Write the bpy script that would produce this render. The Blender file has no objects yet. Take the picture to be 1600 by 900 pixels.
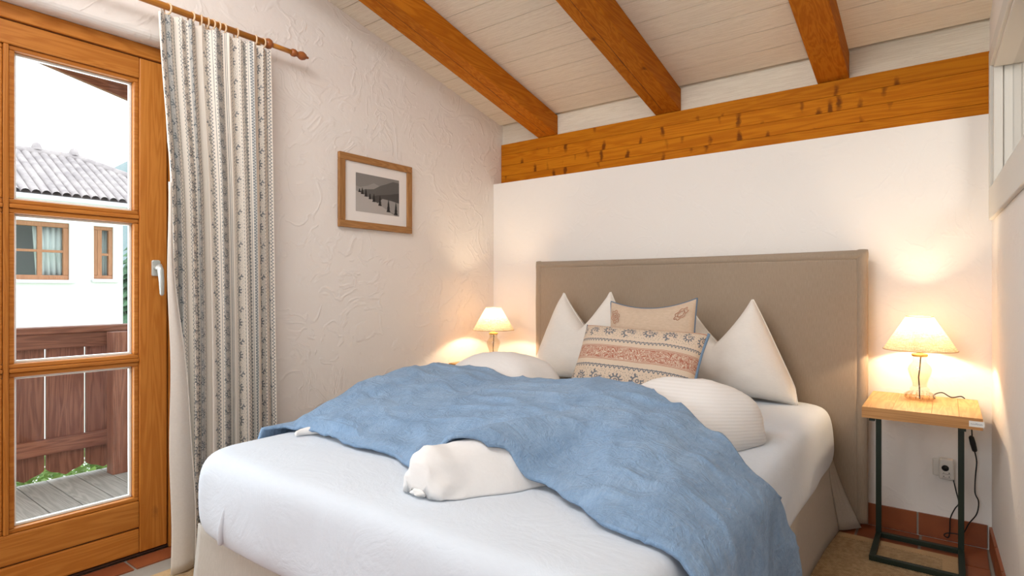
import bpy, math, random
from mathutils import Vector, Matrix, noise
random.seed(7)
S = bpy.context.scene
COL = S.collection

# ------------------------------------------------------------------ camera
F = 898.0                      # focal length in pixels of the 1600x900 frame
HOR = 453.5                    # horizon row
YAW = math.radians(37.1)
CH = 1.173                     # camera height
cam_d = bpy.data.cameras.new('camera')
cam = bpy.data.objects.new('camera', cam_d)
COL.objects.link(cam)
cam.location = (0, 0, CH)
cam.rotation_euler = (math.pi / 2, 0, YAW)
cam_d.sensor_width = 36
cam_d.lens = F / 1600 * 36
cam_d.shift_y = 3.5 / 1600
cam_d.clip_start = 0.02
cam_d.clip_end = 600
S.camera = cam

# ------------------------------------------------------------------ world, lights, exposure
w = bpy.data.worlds.new('world')
S.world = w
w.use_nodes = True
bg = w.node_tree.nodes['Background']
bg.inputs[0].default_value = (0.93, 0.97, 1.0, 1)
bg.inputs[1].default_value = 2.1


def area(name, loc, target, sx, sy, energy, col):
    d = bpy.data.lights.new(name, 'AREA')
    d.shape = 'RECTANGLE'
    d.size, d.size_y, d.energy, d.color = sx, sy, energy, col
    o = bpy.data.objects.new(name, d)
    COL.objects.link(o)
    o.location = loc
    o.rotation_euler = (Vector(target) - Vector(loc)).to_track_quat('-Z', 'Y').to_euler()
    return o


# added fill lights, and the daylight of the balcony door
area('overhead_fill', (-1.35, 0.45, 2.95), (-1.75, 2.6, 0.9), 1.5, 1.0, 38, (0.95, 0.975, 1.0))  # added fill under the ceiling, which has no opening there
area('rear_fill', (-1.3, -3.5, 2.1), (-1.4, 3.0, 1.7), 2.6, 1.8, 31, (0.92, 0.96, 1.0))  # added fill from behind the camera, its source is unseen
area('balcony_daylight', (-3.02, 0.58, 1.25), (0, 0.9, 0.9), 1.0, 1.8, 22, (0.76, 0.89, 1.0))
area('next_room_fill', (1.35, 1.8, 2.3), (0.9, 3.4, 1.9), 0.8, 0.8, 14, (1.0, 0.96, 0.9))  # added to brighten the next room
S.view_settings.view_transform = 'Standard'
S.view_settings.look = 'None'
S.view_settings.gamma = 1
S.view_settings.use_curve_mapping = False
S.view_settings.exposure = 0.37

# ------------------------------------------------------------------ helpers
FW = Vector((-math.sin(YAW), math.cos(YAW), 0))
RT = Vector((math.cos(YAW), math.sin(YAW), 0))


def pt(u, v, X=None, Y=None, Z=None):
    """the place's point seen at frame position u, v on a plane X=, Y= or Z="""
    d = FW + RT * ((u - 800) / F) + Vector((0, 0, (HOR - v) / F))
    if X is not None:
        t = X / d.x
    elif Y is not None:
        t = Y / d.y
    else:
        t = (Z - CH) / d.z
    return Vector((0, 0, CH)) + d * t


def lerp(a, b, t):
    return a + (b - a) * t


def sstep(a, b, x):
    t = max(0.0, min(1.0, (x - a) / (b - a)))
    return t * t * (3 - 2 * t)


def interp(xs, ys, x):
    if x <= xs[0]:
        return ys[0]
    for i in range(1, len(xs)):
        if x <= xs[i]:
            t = (x - xs[i - 1]) / (xs[i] - xs[i - 1])
            t = t * t * (3 - 2 * t)
            return ys[i - 1] + (ys[i] - ys[i - 1]) * t
    return ys[-1]


class MB:
    def __init__(s):
        s.v, s.f, s.uv, s.mi = [], [], {}, []

    def face(s, idx, uv=None, mi=0):
        if uv:
            s.uv[len(s.f)] = uv
        s.f.append(tuple(idx))
        s.mi.append(mi)

    def box(s, x0, x1, y0, y1, z0, z1):
        b = len(s.v)
        s.v += [(x0, y0, z0), (x1, y0, z0), (x1, y1, z0), (x0, y1, z0), (x0, y0, z1), (x1, y0, z1), (x1, y1, z1), (x0, y1, z1)]
        for f in ((0, 3, 2, 1), (4, 5, 6, 7), (0, 1, 5, 4), (1, 2, 6, 5), (2, 3, 7, 6), (3, 0, 4, 7)):
            s.face([b + i for i in f])
        return s

    def prism(s, poly, axis, lo, hi):
        """poly is a list of the two other coordinates; axis 0,1,2 is the extrusion"""
        b = len(s.v)
        n = len(poly)
        for h in (lo, hi):
            for p in poly:
                c = [p[0], p[1]]
                c.insert(axis, h)
                s.v.append(tuple(c))
        s.face(range(b, b + n))
        s.face(range(b + 2 * n - 1, b + n - 1, -1))
        for i in range(n):
            j = (i + 1) % n
            s.face((b + i, b + n + i, b + n + j, b + j))
        return s

    def tube(s, path, r, n=8, cap=True):
        b = len(s.v)
        P = [Vector(p) for p in path]
        m = len(P)
        rr = r if isinstance(r, (list, tuple)) else [r] * m
        up = Vector((0.13, 0.21, 0.97))
        for i in range(m):
            t = (P[min(i + 1, m - 1)] - P[max(i - 1, 0)]).normalized()
            a = t.cross(up)
            if a.length < 1e-3:
                a = t.cross(Vector((1, 0, 0)))
            a.normalize()
            c = t.cross(a)
            for k in range(n):
                q = 2 * math.pi * k / n
                s.v.append(tuple(P[i] + (a * math.cos(q) + c * math.sin(q)) * rr[i]))
        for i in range(m - 1):
            for k in range(n):
                k2 = (k + 1) % n
                s.face((b + i * n + k, b + i * n + k2, b + (i + 1) * n + k2, b + (i + 1) * n + k))
        if cap:
            s.face([b + k for k in range(n)][::-1])
            s.face([b + (m - 1) * n + k for k in range(n)])
        return s

    def lathe(s, prof, c, n=24, axis=2, close=False):
        """prof: list of (r, h) turned about an axis through c"""
        b = len(s.v)
        for r, h in prof:
            for k in range(n):
                q = 2 * math.pi * k / n
                a, d = r * math.cos(q), r * math.sin(q)
                o = [a, d]
                o.insert(axis, h)
                s.v.append((c[0] + o[0], c[1] + o[1], c[2] + o[2]))
        m = len(prof)
        for i in range(m - 1 + (1 if close else 0)):
            i2 = (i + 1) % m
            for k in range(n):
                k2 = (k + 1) % n
                s.face((b + i * n + k, b + i * n + k2, b + i2 * n + k2, b + i2 * n + k))
        return s

    def grid(s, pts, uvf=None, flip=False, wrap=False):
        """pts[i][j] -> Vector"""
        b = len(s.v)
        R, C = len(pts), len(pts[0])
        for row in pts:
            s.v += [tuple(p) for p in row]
        for i in range(R - 1):
            for j in range(C if wrap else C - 1):
                j2 = (j + 1) % C
                q = [(i, j), (i, j2), (i + 1, j2), (i + 1, j)]
                if flip:
                    q.reverse()
                s.face([b + a * C + c for a, c in q], [uvf(a, c) for a, c in q] if uvf else None)
        return s

    def xform(s, M, start=0):
        s.v[start:] = [tuple(M @ Vector(p)) for p in s.v[start:]]
        return s

    def build(s, name, mat, parent=None, smooth=False, bevel=0, segs=2, loc=None, solid=0, sub=0, fixn=True):
        root = Vector((0, 0, 0))
        if parent is not None:
            root = parent['_o'] if '_o' in parent else (0, 0, 0)
            root = Vector(root)
        elif loc is not None:
            root = Vector(loc)
        me = bpy.data.meshes.new(name)
        me.from_pydata([tuple(Vector(p) - root) for p in s.v], [], s.f)
        if s.uv:
            L = me.uv_layers.new(name='uv')
            for pi, poly in enumerate(me.polygons):
                if pi in s.uv:
                    for li, q in zip(poly.loop_indices, s.uv[pi]):
                        L.data[li].uv = q
        mats = mat if isinstance(mat, (list, tuple)) else [mat]
        for m in mats:
            me.materials.append(m)
        if len(mats) > 1:
            for i, poly in enumerate(me.polygons):
                poly.material_index = s.mi[i]
        if fixn:
            import bmesh
            bm = bmesh.new()
            bm.from_mesh(me)
            bmesh.ops.recalc_face_normals(bm, faces=bm.faces)
            bm.to_mesh(me)
            bm.free()
        if smooth:
            for p in me.polygons:
                p.use_smooth = True
        o = bpy.data.objects.new(name, me)
        COL.objects.link(o)
        if parent is not None:
            o.parent = parent
            o['_o'] = list(root)
        else:
            o.location = root
            o['_o'] = list(root)
        if solid:
            q = o.modifiers.new('thickness', 'SOLIDIFY')
            q.thickness = solid
            q.offset = -1
        if bevel:
            q = o.modifiers.new('bevel', 'BEVEL')
            q.width = bevel
            q.segments = segs
            q.limit_method = 'ANGLE'
            q.angle_limit = math.radians(40)
            q.harden_normals = False
        if sub:
            q = o.modifiers.new('sub', 'SUBSURF')
            q.levels = q.render_levels = sub
        return o


def tag(o, label, cat, group=None):
    o['label'] = label
    o['category'] = cat
    if group:
        o['group'] = group
    return o


def thing(name, label, cat, loc, group=None):
    o = bpy.data.objects.new(name, None)
    COL.objects.link(o)
    o.location = loc
    o['_o'] = list(loc)
    o.empty_display_size = 0.1
    return tag(o, label, cat, group)


def struct(o):
    o['kind'] = 'structure'
    return o


def piece(name, me, parent, loc, rot=None):
    """an alike piece that shares its mesh; loc in world"""
    o = bpy.data.objects.new(name, me)
    COL.objects.link(o)
    o.parent = parent
    o.location = Vector(loc) - Vector(parent['_o'])
    if rot:
        o.rotation_euler = rot
    return o


# ------------------------------------------------------------------ node expressions
class E:
    nt = None

    def __init__(s, x):
        s.x = x

    @staticmethod
    def m(op, *a):
        n = E.nt.nodes.new('ShaderNodeMath')
        n.operation = op
        for i, q in enumerate(a):
            q = q.x if isinstance(q, E) else q
            if isinstance(q, (int, float)):
                n.inputs[i].default_value = q
            else:
                E.nt.links.new(q, n.inputs[i])
        return E(n.outputs[0])

    def __add__(s, o): return E.m('ADD', s, o)
    __radd__ = __add__
    def __sub__(s, o): return E.m('SUBTRACT', s, o)
    def __rsub__(s, o): return E.m('SUBTRACT', o, s)
    def __mul__(s, o): return E.m('MULTIPLY', s, o)
    __rmul__ = __mul__
    def __truediv__(s, o): return E.m('DIVIDE', s, o)
    def __lt__(s, o): return E.m('LESS_THAN', s, o)
    def __gt__(s, o): return E.m('GREATER_THAN', s, o)


def e_abs(a): return E.m('ABSOLUTE', a)
def e_sin(a): return E.m('SINE', a)
def e_max(a, b): return E.m('MAXIMUM', a, b)
def e_min(a, b): return E.m('MINIMUM', a, b)
def e_floor(a): return E.m('FLOOR', a)
def e_mod(a, b): return E.m('FLOORED_MODULO', a, b)
def e_sqrt(a): return E.m('SQRT', a)
def e_atan2(a, b): return E.m('ARCTAN2', a, b)


def newmat(name, base=(0.8, 0.8, 0.8), rough=0.6, spec=0.3, metal=0.0):
    m = bpy.data.materials.new(name)
    m.use_nodes = True
    nt = m.node_tree
    E.nt = nt
    b = nt.nodes['Principled BSDF']
    b.inputs['Base Color'].default_value = (*base, 1)
    b.inputs['Roughness'].default_value = rough
    b.inputs['Specular IOR Level'].default_value = spec
    b.inputs['Metallic'].default_value = metal
    return m, nt, b


def nd(nt, t, **k):
    n = nt.nodes.new(t)
    for a, q in k.items():
        setattr(n, a, q)
    return n


def coords(nt, scale=(1, 1, 1), kind='Object', rot=(0, 0, 0)):
    tc = nd(nt, 'ShaderNodeTexCoord')
    mp = nd(nt, 'ShaderNodeMapping')
    mp.inputs['Scale'].default_value = scale
    mp.inputs['Rotation'].default_value = rot
    nt.links.new(tc.outputs[kind], mp.inputs['Vector'])
    return mp.outputs['Vector']


def noise_n(nt, vec, scale, detail=3, rough=0.5, dist=0.0):
    n = nd(nt, 'ShaderNodeTexNoise')
    n.inputs['Scale'].default_value = scale
    n.inputs['Detail'].default_value = detail
    n.inputs['Roughness'].default_value = rough
    n.inputs['Distortion'].default_value = dist
    if vec is not None:
        nt.links.new(vec, n.inputs['Vector'])
    return n


def ramp(nt, fac, stops):
    r = nd(nt, 'ShaderNodeValToRGB')
    el = r.color_ramp.elements
    while len(el) < len(stops):
        el.new(0.5)
    for e, (p, c) in zip(el, stops):
        e.position = p
        e.color = (*c, 1)
    nt.links.new(fac, r.inputs['Fac'])
    return r.outputs['Color']


def mix(nt, fac, a, b, mode='MIX'):
    n = nd(nt, 'ShaderNodeMix', data_type='RGBA', blend_type=mode)
    for sock, q in ((n.inputs['Factor'], fac), (n.inputs['A'], a), (n.inputs['B'], b)):
        if isinstance(q, E):
            q = q.x
        if isinstance(q, (int, float)):
            sock.default_value = q
        elif isinstance(q, tuple):
            sock.default_value = (*q, 1)
        else:
            nt.links.new(q, sock)
    return n.outputs['Result']


def bump(nt, b, h, strength=0.3, dist=0.01, prev=None):
    n = nd(nt, 'ShaderNodeBump')
    n.inputs['Strength'].default_value = strength
    n.inputs['Distance'].default_value = dist
    nt.links.new(h.x if isinstance(h, E) else h, n.inputs['Height'])
    if prev is not None:
        nt.links.new(prev, n.inputs['Normal'])
    nt.links.new(n.outputs['Normal'], b.inputs['Normal'])
    return n.outputs['Normal']


# ------------------------------------------------------------------ materials
def plaster(name, col, ridge=1.0):
    m, nt, b = newmat(name, col, 0.85, 0.15)
    v = coords(nt)
    n1 = noise_n(nt, v, 2.6, 4, 0.5, 1.2)
    n2 = noise_n(nt, v, 26, 4, 0.6)
    n3 = noise_n(nt, coords(nt, (1, 1, 1), rot=(0.4, 0.3, 0.8)), 4.5, 3, 0.45, 1.6)
    r1 = E(n1.outputs['Fac'])
    ridge1 = e_max(0.0, 1.0 - e_abs(r1 - 0.5) * 26.0)
    ridge2 = e_max(0.0, 1.0 - e_abs(E(n3.outputs['Fac']) - 0.47) * 22.0)
    mask = E(noise_n(nt, v, 5.0, 2).outputs['Fac']) > 0.5
    h = ridge1 * mask * 0.8 + ridge2 * (1.0 - mask) * 0.7 + E(n2.outputs['Fac']) * 0.45 + r1 * 2.0
    bump(nt, b, h, 0.33 * ridge, 0.008)
    return m


def wood(name, axis, c1, c2, knots=0.5, rough=0.45, spec=0.4, ring=1.0, bumpk=0.12, kcol=(0.10, 0.03, 0.008), kscale=(2.6, 7.0), kr=0.145, krot=0.0):
    """grain along axis 0/1/2"""
    m, nt, b = newmat(name, c1, rough, spec)
    sc = [9.0, 9.0, 9.0]
    sc[axis] = 0.55
    info = nd(nt, 'ShaderNodeObjectInfo')
    off = nd(nt, 'ShaderNodeVectorMath', operation='SCALE')
    off.inputs[0].default_value = (7.3, 5.1, 9.7)
    nt.links.new(info.outputs['Random'], off.inputs['Scale'])
    ad = nd(nt, 'ShaderNodeVectorMath', operation='ADD')
    tc = nd(nt, 'ShaderNodeTexCoord')
    nt.links.new(tc.outputs['Object'], ad.inputs[0])
    nt.links.new(off.outputs[0], ad.inputs[1])
    mp = nd(nt, 'ShaderNodeMapping')
    mp.inputs['Scale'].default_value = sc
    nt.links.new(ad.outputs[0], mp.inputs['Vector'])
    v = mp.outputs['Vector']
    n = noise_n(nt, v, 1.6 * ring, 3, 0.5, 0.6)
    rings = e_sin(E(n.outputs['Fac']) * 60.0) * 0.5 + 0.5
    fine = noise_n(nt, v, 14 * ring, 3, 0.6)
    broad = noise_n(nt, v, 0.7, 2)
    f = rings * 0.35 + E(fine.outputs['Fac']) * 0.35 + E(broad.outputs['Fac']) * 0.45 - 0.1
    col = ramp(nt, f.x, [(0.15, c2), (0.75, c1)])
    tone = nd(nt, 'ShaderNodeHueSaturation')
    nt.links.new(col, tone.inputs['Color'])
    nt.links.new((E(info.outputs['Random']) * 0.22 + 0.9).x, tone.inputs['Value'])
    col = tone.outputs['Color']
    if knots > 0:
        ks = [kscale[1]] * 3
        ks[axis] = kscale[0]
        mk = nd(nt, 'ShaderNodeMapping')
        mk.inputs['Scale'].default_value = ks
        mk.inputs['Rotation'].default_value = (krot, krot, krot)
        wob = noise_n(nt, ad.outputs[0], 22, 3, 0.6)
        wsc = nd(nt, 'ShaderNodeVectorMath', operation='SCALE')
        nt.links.new(wob.outputs['Color'], wsc.inputs[0])
        wsc.inputs['Scale'].default_value = 0.035
        wad = nd(nt, 'ShaderNodeVectorMath', operation='ADD')
        nt.links.new(ad.outputs[0], wad.inputs[0])
        nt.links.new(wsc.outputs[0], wad.inputs[1])
        nt.links.new(wad.outputs[0], mk.inputs['Vector'])
        vo = nd(nt, 'ShaderNodeTexVoronoi')
        vo.inputs['Scale'].default_value = 1.0
        nt.links.new(mk.outputs[0], vo.inputs['Vector'])
        sep = nd(nt, 'ShaderNodeSeparateColor')
        nt.links.new(vo.outputs['Color'], sep.inputs[0])
        d = E(vo.outputs['Distance']) + (E(fine.outputs['Fac']) - 0.5) * 0.10
        k = e_max(0.0, e_min(1.0, (kr - d) * 7.0)) * (E(sep.outputs[0]) < knots)
        col = mix(nt, k * 0.85, col, kcol)
    nt.links.new(col, b.inputs['Base Color'])
    bump(nt, b, f, bumpk, 0.003)
    return m


def fabric(name, col, col2, weave=900, wr=0.25, wscale=5.0, rough=0.9, sheen=0.15, wdist=0.012, vert=False):
    m, nt, b = newmat(name, col, rough, 0.1)
    v = coords(nt)
    n0 = noise_n(nt, coords(nt, (150, 150, 9) if vert else (14, 40, 40)), 3.0, 2, 0.65)
    n1 = noise_n(nt, v, 1.8, 3, 0.5)
    f = E(n0.outputs['Fac']) * 0.65 + E(n1.outputs['Fac']) * 0.35
    nt.links.new(ramp(nt, f.x, [(0.32, col2), (0.64, col)]), b.inputs['Base Color'])
    b.inputs['Sheen Weight'].default_value = sheen
    n2 = noise_n(nt, v, wscale, 5, 0.62, 1.0)
    n3 = noise_n(nt, v, weave / 4, 2, 0.5)
    h = e_abs(E(n2.outputs['Fac']) - 0.5) * 2.0 + E(n3.outputs['Fac']) * 0.05
    bump(nt, b, h, wr, wdist)
    return m


M = {}
M['wall'] = plaster('white_plaster', (0.84, 0.785, 0.73))
M['wall_smooth'] = plaster('smooth_white_plaster', (0.84, 0.795, 0.745), 0.42)
m, nt, b = newmat('white_painted_board', (0.80, 0.73, 0.63), 0.6, 0.25)
v = coords(nt, (0.8, 34, 34))
n = noise_n(nt, v, 2.4, 4, 0.6, 0.4)
lines = e_sin(E(n.outputs['Fac']) * 40.0)
nt.links.new(ramp(nt, (lines * 0.35 + 0.5).x, [(0.0, (0.70, 0.60, 0.47)), (0.5, (0.82, 0.73, 0.60))]), b.inputs['Base Color'])
bump(nt, b, lines, 0.35, 0.003)
M['board'] = m
OR1, OR2 = (0.54, 0.180, 0.012), (0.37, 0.098, 0.004)
for ax, k in enumerate('xyz'):
    M['larch_' + k] = wood('larch_' + k, ax, OR1, OR2, 0.5, rough=0.6, spec=0.08, kscale=(6.5, 8.5), kr=0.15)
    M['doorwood_' + k] = wood('door_pine_' + k, ax, (0.53, 0.200, 0.035), (0.39, 0.122, 0.014), 0.10, 0.4, 0.25)
    M['railwood_' + k] = wood('red_brown_wood_' + k, ax, (0.36, 0.15, 0.095), (0.17, 0.058, 0.036), 0.25, 0.55)
M['beamwood'] = wood('knotty_beam_wood', 0, (0.57, 0.195, 0.008), (0.42, 0.115, 0.003), 0.85, rough=0.6, spec=0.08, kscale=(15.0, 4.6), kr=0.28, krot=0.16, kcol=(0.13, 0.032, 0.003))
M['deck'] = wood('grey_deck_wood', 0, (0.50, 0.50, 0.485), (0.32, 0.32, 0.31), 0.2, 0.8, 0.2)
M['oak'] = wood('oak_frame', 1, (0.42, 0.21, 0.075), (0.26, 0.115, 0.034), 0, 0.5, 0.3, 2.0)
M['oak_v'] = wood('oak_frame_upright', 2, (0.42, 0.21, 0.075), (0.26, 0.115, 0.034), 0, 0.5, 0.3, 2.0)
M['mango'] = wood('mango_wood_top', 1, (0.62, 0.38, 0.155), (0.44, 0.235, 0.08), 0.12, 0.5, 0.3)
M['mango_x'] = wood('mango_wood_edge', 0, (0.50, 0.26, 0.095), (0.34, 0.155, 0.05), 0.12, 0.5, 0.3)
M['rod'] = wood('rod_wood', 1, (0.58, 0.25, 0.04), (0.44, 0.16, 0.02), 0, 0.35, 0.5)
M['finial'] = newmat('reddish_turned_wood', (0.33, 0.10, 0.022), 0.35, 0.5)[0]
M['ring'] = newmat('pale_ring_wood', (0.74, 0.52, 0.32), 0.5, 0.3)[0]
M['white_frame'] = newmat('pale_grey_lacquer', (0.66, 0.63, 0.57), 0.45, 0.35)[0]
M['metal'] = newmat('dark_green_steel', (0.012, 0.022, 0.013), 0.45, 0.4)[0]
M['black'] = newmat('black_rubber', (0.012, 0.012, 0.012), 0.5, 0.3)[0]
M['plastic'] = newmat('white_plastic', (0.74, 0.70, 0.63), 0.35, 0.4)[0]
M['handle'] = newmat('silver_aluminium', (0.62, 0.64, 0.61), 0.35, 0.5, 0.55)[0]
M['brass'] = newmat('brass', (0.62, 0.40, 0.13), 0.35, 0.5, 0.8)[0]
M['seal'] = newmat('pale_glazing_bead', (0.78, 0.80, 0.76), 0.4, 0.4)[0]
M['gap'] = newmat('dark_groove', (0.05, 0.02, 0.01), 0.8)[0]


def tilemat(name, c1, c2, rough):
    m, nt, b = newmat(name, c1, rough, 0.4)
    info = nd(nt, 'ShaderNodeObjectInfo')
    n = noise_n(nt, coords(nt), 9, 4, 0.6)
    f = E(n.outputs['Fac']) * 0.7 + E(info.outputs['Random']) * 0.45 - 0.1
    nt.links.new(ramp(nt, f.x, [(0.15, c2), (0.75, c1)]), b.inputs['Base Color'])
    bump(nt, b, n.outputs['Fac'], 0.15, 0.004)
    return m


M['tile'] = tilemat('terracotta', (0.36, 0.105, 0.036), (0.21, 0.055, 0.021), 0.4)
M['grout'] = tilemat('grey_grout', (0.34, 0.30, 0.25), (0.24, 0.21, 0.18), 0.9)
M['headboard'] = fabric('taupe_linen', (0.37, 0.29, 0.215), (0.295, 0.225, 0.162), wr=0.08, wscale=3.5, vert=True)
M['skirt'] = fabric('taupe_linen_skirt', (0.47, 0.42, 0.36), (0.39, 0.345, 0.29), wr=0.12, wscale=3.5, vert=True)
M['sheet'] = fabric('white_cotton_sheet', (0.66, 0.71, 0.77), (0.64, 0.69, 0.75), wr=0.30, wscale=4.2, sheen=0.05, wdist=0.012)
M['pillow'] = fabric('white_cotton_pillowcase', (0.80, 0.75, 0.69), (0.77, 0.72, 0.66), wr=0.20, wscale=4.5, sheen=0.05)
M['duvet'] = fabric('white_cotton_duvet', (0.80, 0.78, 0.76), (0.78, 0.76, 0.74), wr=0.15, wscale=4.0, sheen=0.05)
M['beige'] = fabric('beige_linen', (0.62, 0.48, 0.36), (0.54, 0.41, 0.30), wr=0.14, wscale=6)
M['piping'] = newmat('blue_grey_piping', (0.13, 0.18, 0.25), 0.8, 0.1)[0]
M['lining'] = fabric('cream_lining', (0.70, 0.64, 0.57), (0.66, 0.60, 0.53), wr=0.12, wscale=4)
M['sisal_edge'] = fabric('tan_binding', (0.50, 0.32, 0.155), (0.43, 0.27, 0.125), wr=0.05)

m, nt, b = newmat('blue_washed_linen', (0.2, 0.35, 0.58), 0.85, 0.1)
v = coords(nt)
n0 = noise_n(nt, coords(nt, (40, 9, 30), rot=(0, 0, 0.4)), 3, 4, 0.7)
n1 = noise_n(nt, v, 5, 5, 0.65, 0.8)
f = E(n0.outputs['Fac']) * 0.45 + E(n1.outputs['Fac']) * 0.55
nt.links.new(ramp(nt, f.x, [(0.33, (0.185, 0.295, 0.45)), (0.50, (0.235, 0.355, 0.52)), (0.68, (0.305, 0.43, 0.59))]), b.inputs['Base Color'])
b.inputs['Sheen Weight'].default_value = 0.12
n2 = noise_n(nt, coords(nt, (1, 1.6, 1), rot=(0, 0, 0.6)), 8, 6, 0.66, 1.6)
n3 = noise_n(nt, coords(nt, (1.5, 0.8, 1), rot=(0, 0, -0.5)), 15, 5, 0.62, 1.2)
h = e_abs(E(n2.outputs['Fac']) - 0.5) * 1.6 + e_abs(E(n3.outputs['Fac']) - 0.5) * 0.8
bump(nt, b, h, 0.85, 0.013)
M['blue'] = m

# ribbed white duvet cover
m, nt, b = newmat('white_ribbed_cotton', (0.80, 0.77, 0.74), 0.85, 0.1)
tc = nd(nt, 'ShaderNodeTexCoord')
sp = nd(nt, 'ShaderNodeSeparateXYZ')
nt.links.new(tc.outputs['Object'], sp.inputs[0])
rib = e_sin((E(sp.outputs[2]) + E(sp.outputs[1]) * 0.10) * 560.0)
bump(nt, b, rib, 0.16, 0.002)
nt.links.new(ramp(nt, (rib * 0.5 + 0.5).x, [(0.0, (0.775, 0.75, 0.72)), (0.6, (0.81, 0.785, 0.76))]), b.inputs['Base Color'])
M['ribbed'] = m

# sisal weave
m, nt, b = newmat('sisal_weave', (0.5, 0.35, 0.2), 0.9, 0.1)
tc = nd(nt, 'ShaderNodeTexCoord')
sp = nd(nt, 'ShaderNodeSeparateXYZ')
nt.links.new(tc.outputs['Object'], sp.inputs[0])
wv = e_sin(E(sp.outputs[0]) * 620.0) * e_sin(E(sp.outputs[1]) * 420.0)
f = wv * 0.35 + E(noise_n(nt, coords(nt), 60, 3).outputs['Fac'])
nt.links.new(ramp(nt, f.x, [(0.2, (0.30, 0.19, 0.095)), (0.8, (0.56, 0.40, 0.235))]), b.inputs['Base Color'])
bump(nt, b, wv, 0.5, 0.003)
M['sisal'] = m


# --- block-printed patterns (flat print on cloth)
def print_fns(nt):
    tc = nd(nt, 'ShaderNodeTexCoord')
    sp = nd(nt, 'ShaderNodeSeparateXYZ')
    nt.links.new(tc.outputs['UV'], sp.inputs[0])
    X, Y = E(sp.outputs[0]), E(sp.outputs[1])

    def inb(x, a, c):
        return (x > a) * (x < c)

    def dots(scale, r):
        mp = nd(nt, 'ShaderNodeMapping')
        mp.inputs['Scale'].default_value = (scale, scale, 1)
        nt.links.new(tc.outputs['UV'], mp.inputs[0])
        vo = nd(nt, 'ShaderNodeTexVoronoi', voronoi_dimensions='2D')
        vo.inputs['Scale'].default_value = 1.0
        nt.links.new(mp.outputs[0], vo.inputs[0])
        return E(vo.outputs['Distance']) < r

    def paisley(x, y, c, p, s):
        """curled flower heads in a row along y, centred on c, period p, size s"""
        par = e_mod(e_floor(y / p), 2.0) * 2.0 - 1.0
        yy = (e_mod(y, p) - p / 2)
        xx = (x - c) + par * (s * 0.12)
        r = e_sqrt(xx * xx + yy * yy)
        a = e_atan2(yy, xx * par)
        rr = r + a * (s * 0.05)
        ring = e_abs(rr - s * 0.58) < s * 0.09
        pet = (rr > s * 0.62) * (rr < s * 1.0) * (e_sin(a * 11.0) > 0.15)
        dot = e_abs(e_sqrt((xx - s * 0.1) * (xx - s * 0.1) + yy * yy) - s * 0.2) < s * 0.07
        cut = 1.0 - (a > 2.2) * (r > s * 0.3)
        return e_max(e_max(ring, pet) * cut, dot)

    def scallop(x, y, c, p, amp, th):
        return e_abs(x - c - e_sin(y * (2 * math.pi / p)) * amp) < th
    return tc, X, Y, inb, dots, paisley, scallop


m, nt, b = newmat('block_printed_curtain', (0.7, 0.65, 0.58), 0.9, 0.1)
tc, X, Y, inb, dots, paisley, scallop = print_fns(nt)
P = 0.235
X, Y = X * 0.74, Y * 0.74
x = e_mod(X, P)
grey = e_max(inb(x, 0.098, 0.137), inb(x, 0.160, 0.174))
ink = e_max(paisley(x, Y, 0.030, 0.056, 0.021), inb(x, 0.006, 0.056) * dots(190, 0.20))
ink = e_max(ink, scallop(x, Y, 0.066, 0.0125, 0.0035, 0.0019))
ink = e_max(ink, inb(x, 0.0785, 0.0805))
ink = e_max(ink, scallop(x, Y, 0.090, 0.0125, 0.0035, 0.0019))
ink = e_max(ink, paisley(x, Y + 0.02, 0.118, 0.052, 0.018))
ink = e_max(ink, inb(x, 0.100, 0.136) * dots(210, 0.18))
ink = e_max(ink, scallop(x, Y, 0.1445, 0.0125, 0.0035, 0.0022))
ink = e_max(ink, inb(x, 0.1535, 0.1550))
ink = e_max(ink, scallop(x, Y, 0.167, 0.0105, 0.0045, 0.0030))
ink = e_max(ink, e_max(inb(x, 0.1805, 0.1825), inb(x, 0.1855, 0.1870)))
ink = e_max(ink, scallop(x, Y, 0.226, 0.0125, 0.0030, 0.0016))
wear = noise_n(nt, tc.outputs['UV'], 22, 3)
ink = ink * e_min(1.0, E(wear.outputs['Fac']) * 1.1 + 0.42)
col = mix(nt, grey * 0.8, (0.80, 0.73, 0.64), (0.46, 0.45, 0.42))
col = mix(nt, ink * 0.86, col, (0.10, 0.125, 0.145))
nt.links.new(col, b.inputs['Base Color'])
bump(nt, b, noise_n(nt, coords(nt), 160, 2).outputs['Fac'], 0.08, 0.002)
M['curtain'] = m

m, nt, b = newmat('block_printed_cushion', (0.7, 0.6, 0.5), 0.9, 0.1)
tc, X, Y, inb, dots, paisley, scallop = print_fns(nt)
# Y runs up the cushion from 0 to .42, X along it
ink = paisley(Y, X, 0.325, 0.088, 0.031)
ink = e_max(ink, inb(Y, 0.285, 0.366) * dots(100, 0.16))
ink = e_max(ink, scallop(Y, X, 0.268, 0.017, 0.0045, 0.0028))
ink = e_max(ink, inb(Y, 0.2700, 0.2730))
ink = e_max(ink, scallop(Y, X, 0.158, 0.020, 0.0050, 0.0030))
ink = e_max(ink, inb(Y, 0.160, 0.164))
ink = e_max(ink, paisley(Y, X, 0.105, 0.088, 0.031))
ink = e_max(ink, inb(Y, 0.06, 0.146) * dots(100, 0.16))
ink = e_max(ink, scallop(Y, X, 0.045, 0.017, 0.0045, 0.0028))
red = inb(Y, 0.372, 0.380)
redband = inb(Y, 0.184, 0.246)
sw = noise_n(nt, tc.outputs['UV'], 26, 3, 0.5, 2.2)
scroll = e_sin(E(sw.outputs['Fac']) * 46.0) > -0.25
edge = e_max(inb(Y, 0.184, 0.192), inb(Y, 0.238, 0.246))
lines2 = e_sin(Y * 1900.0) > 0.0
red = e_max(red, redband * (edge * lines2 + (1.0 - edge) * scroll))
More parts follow.
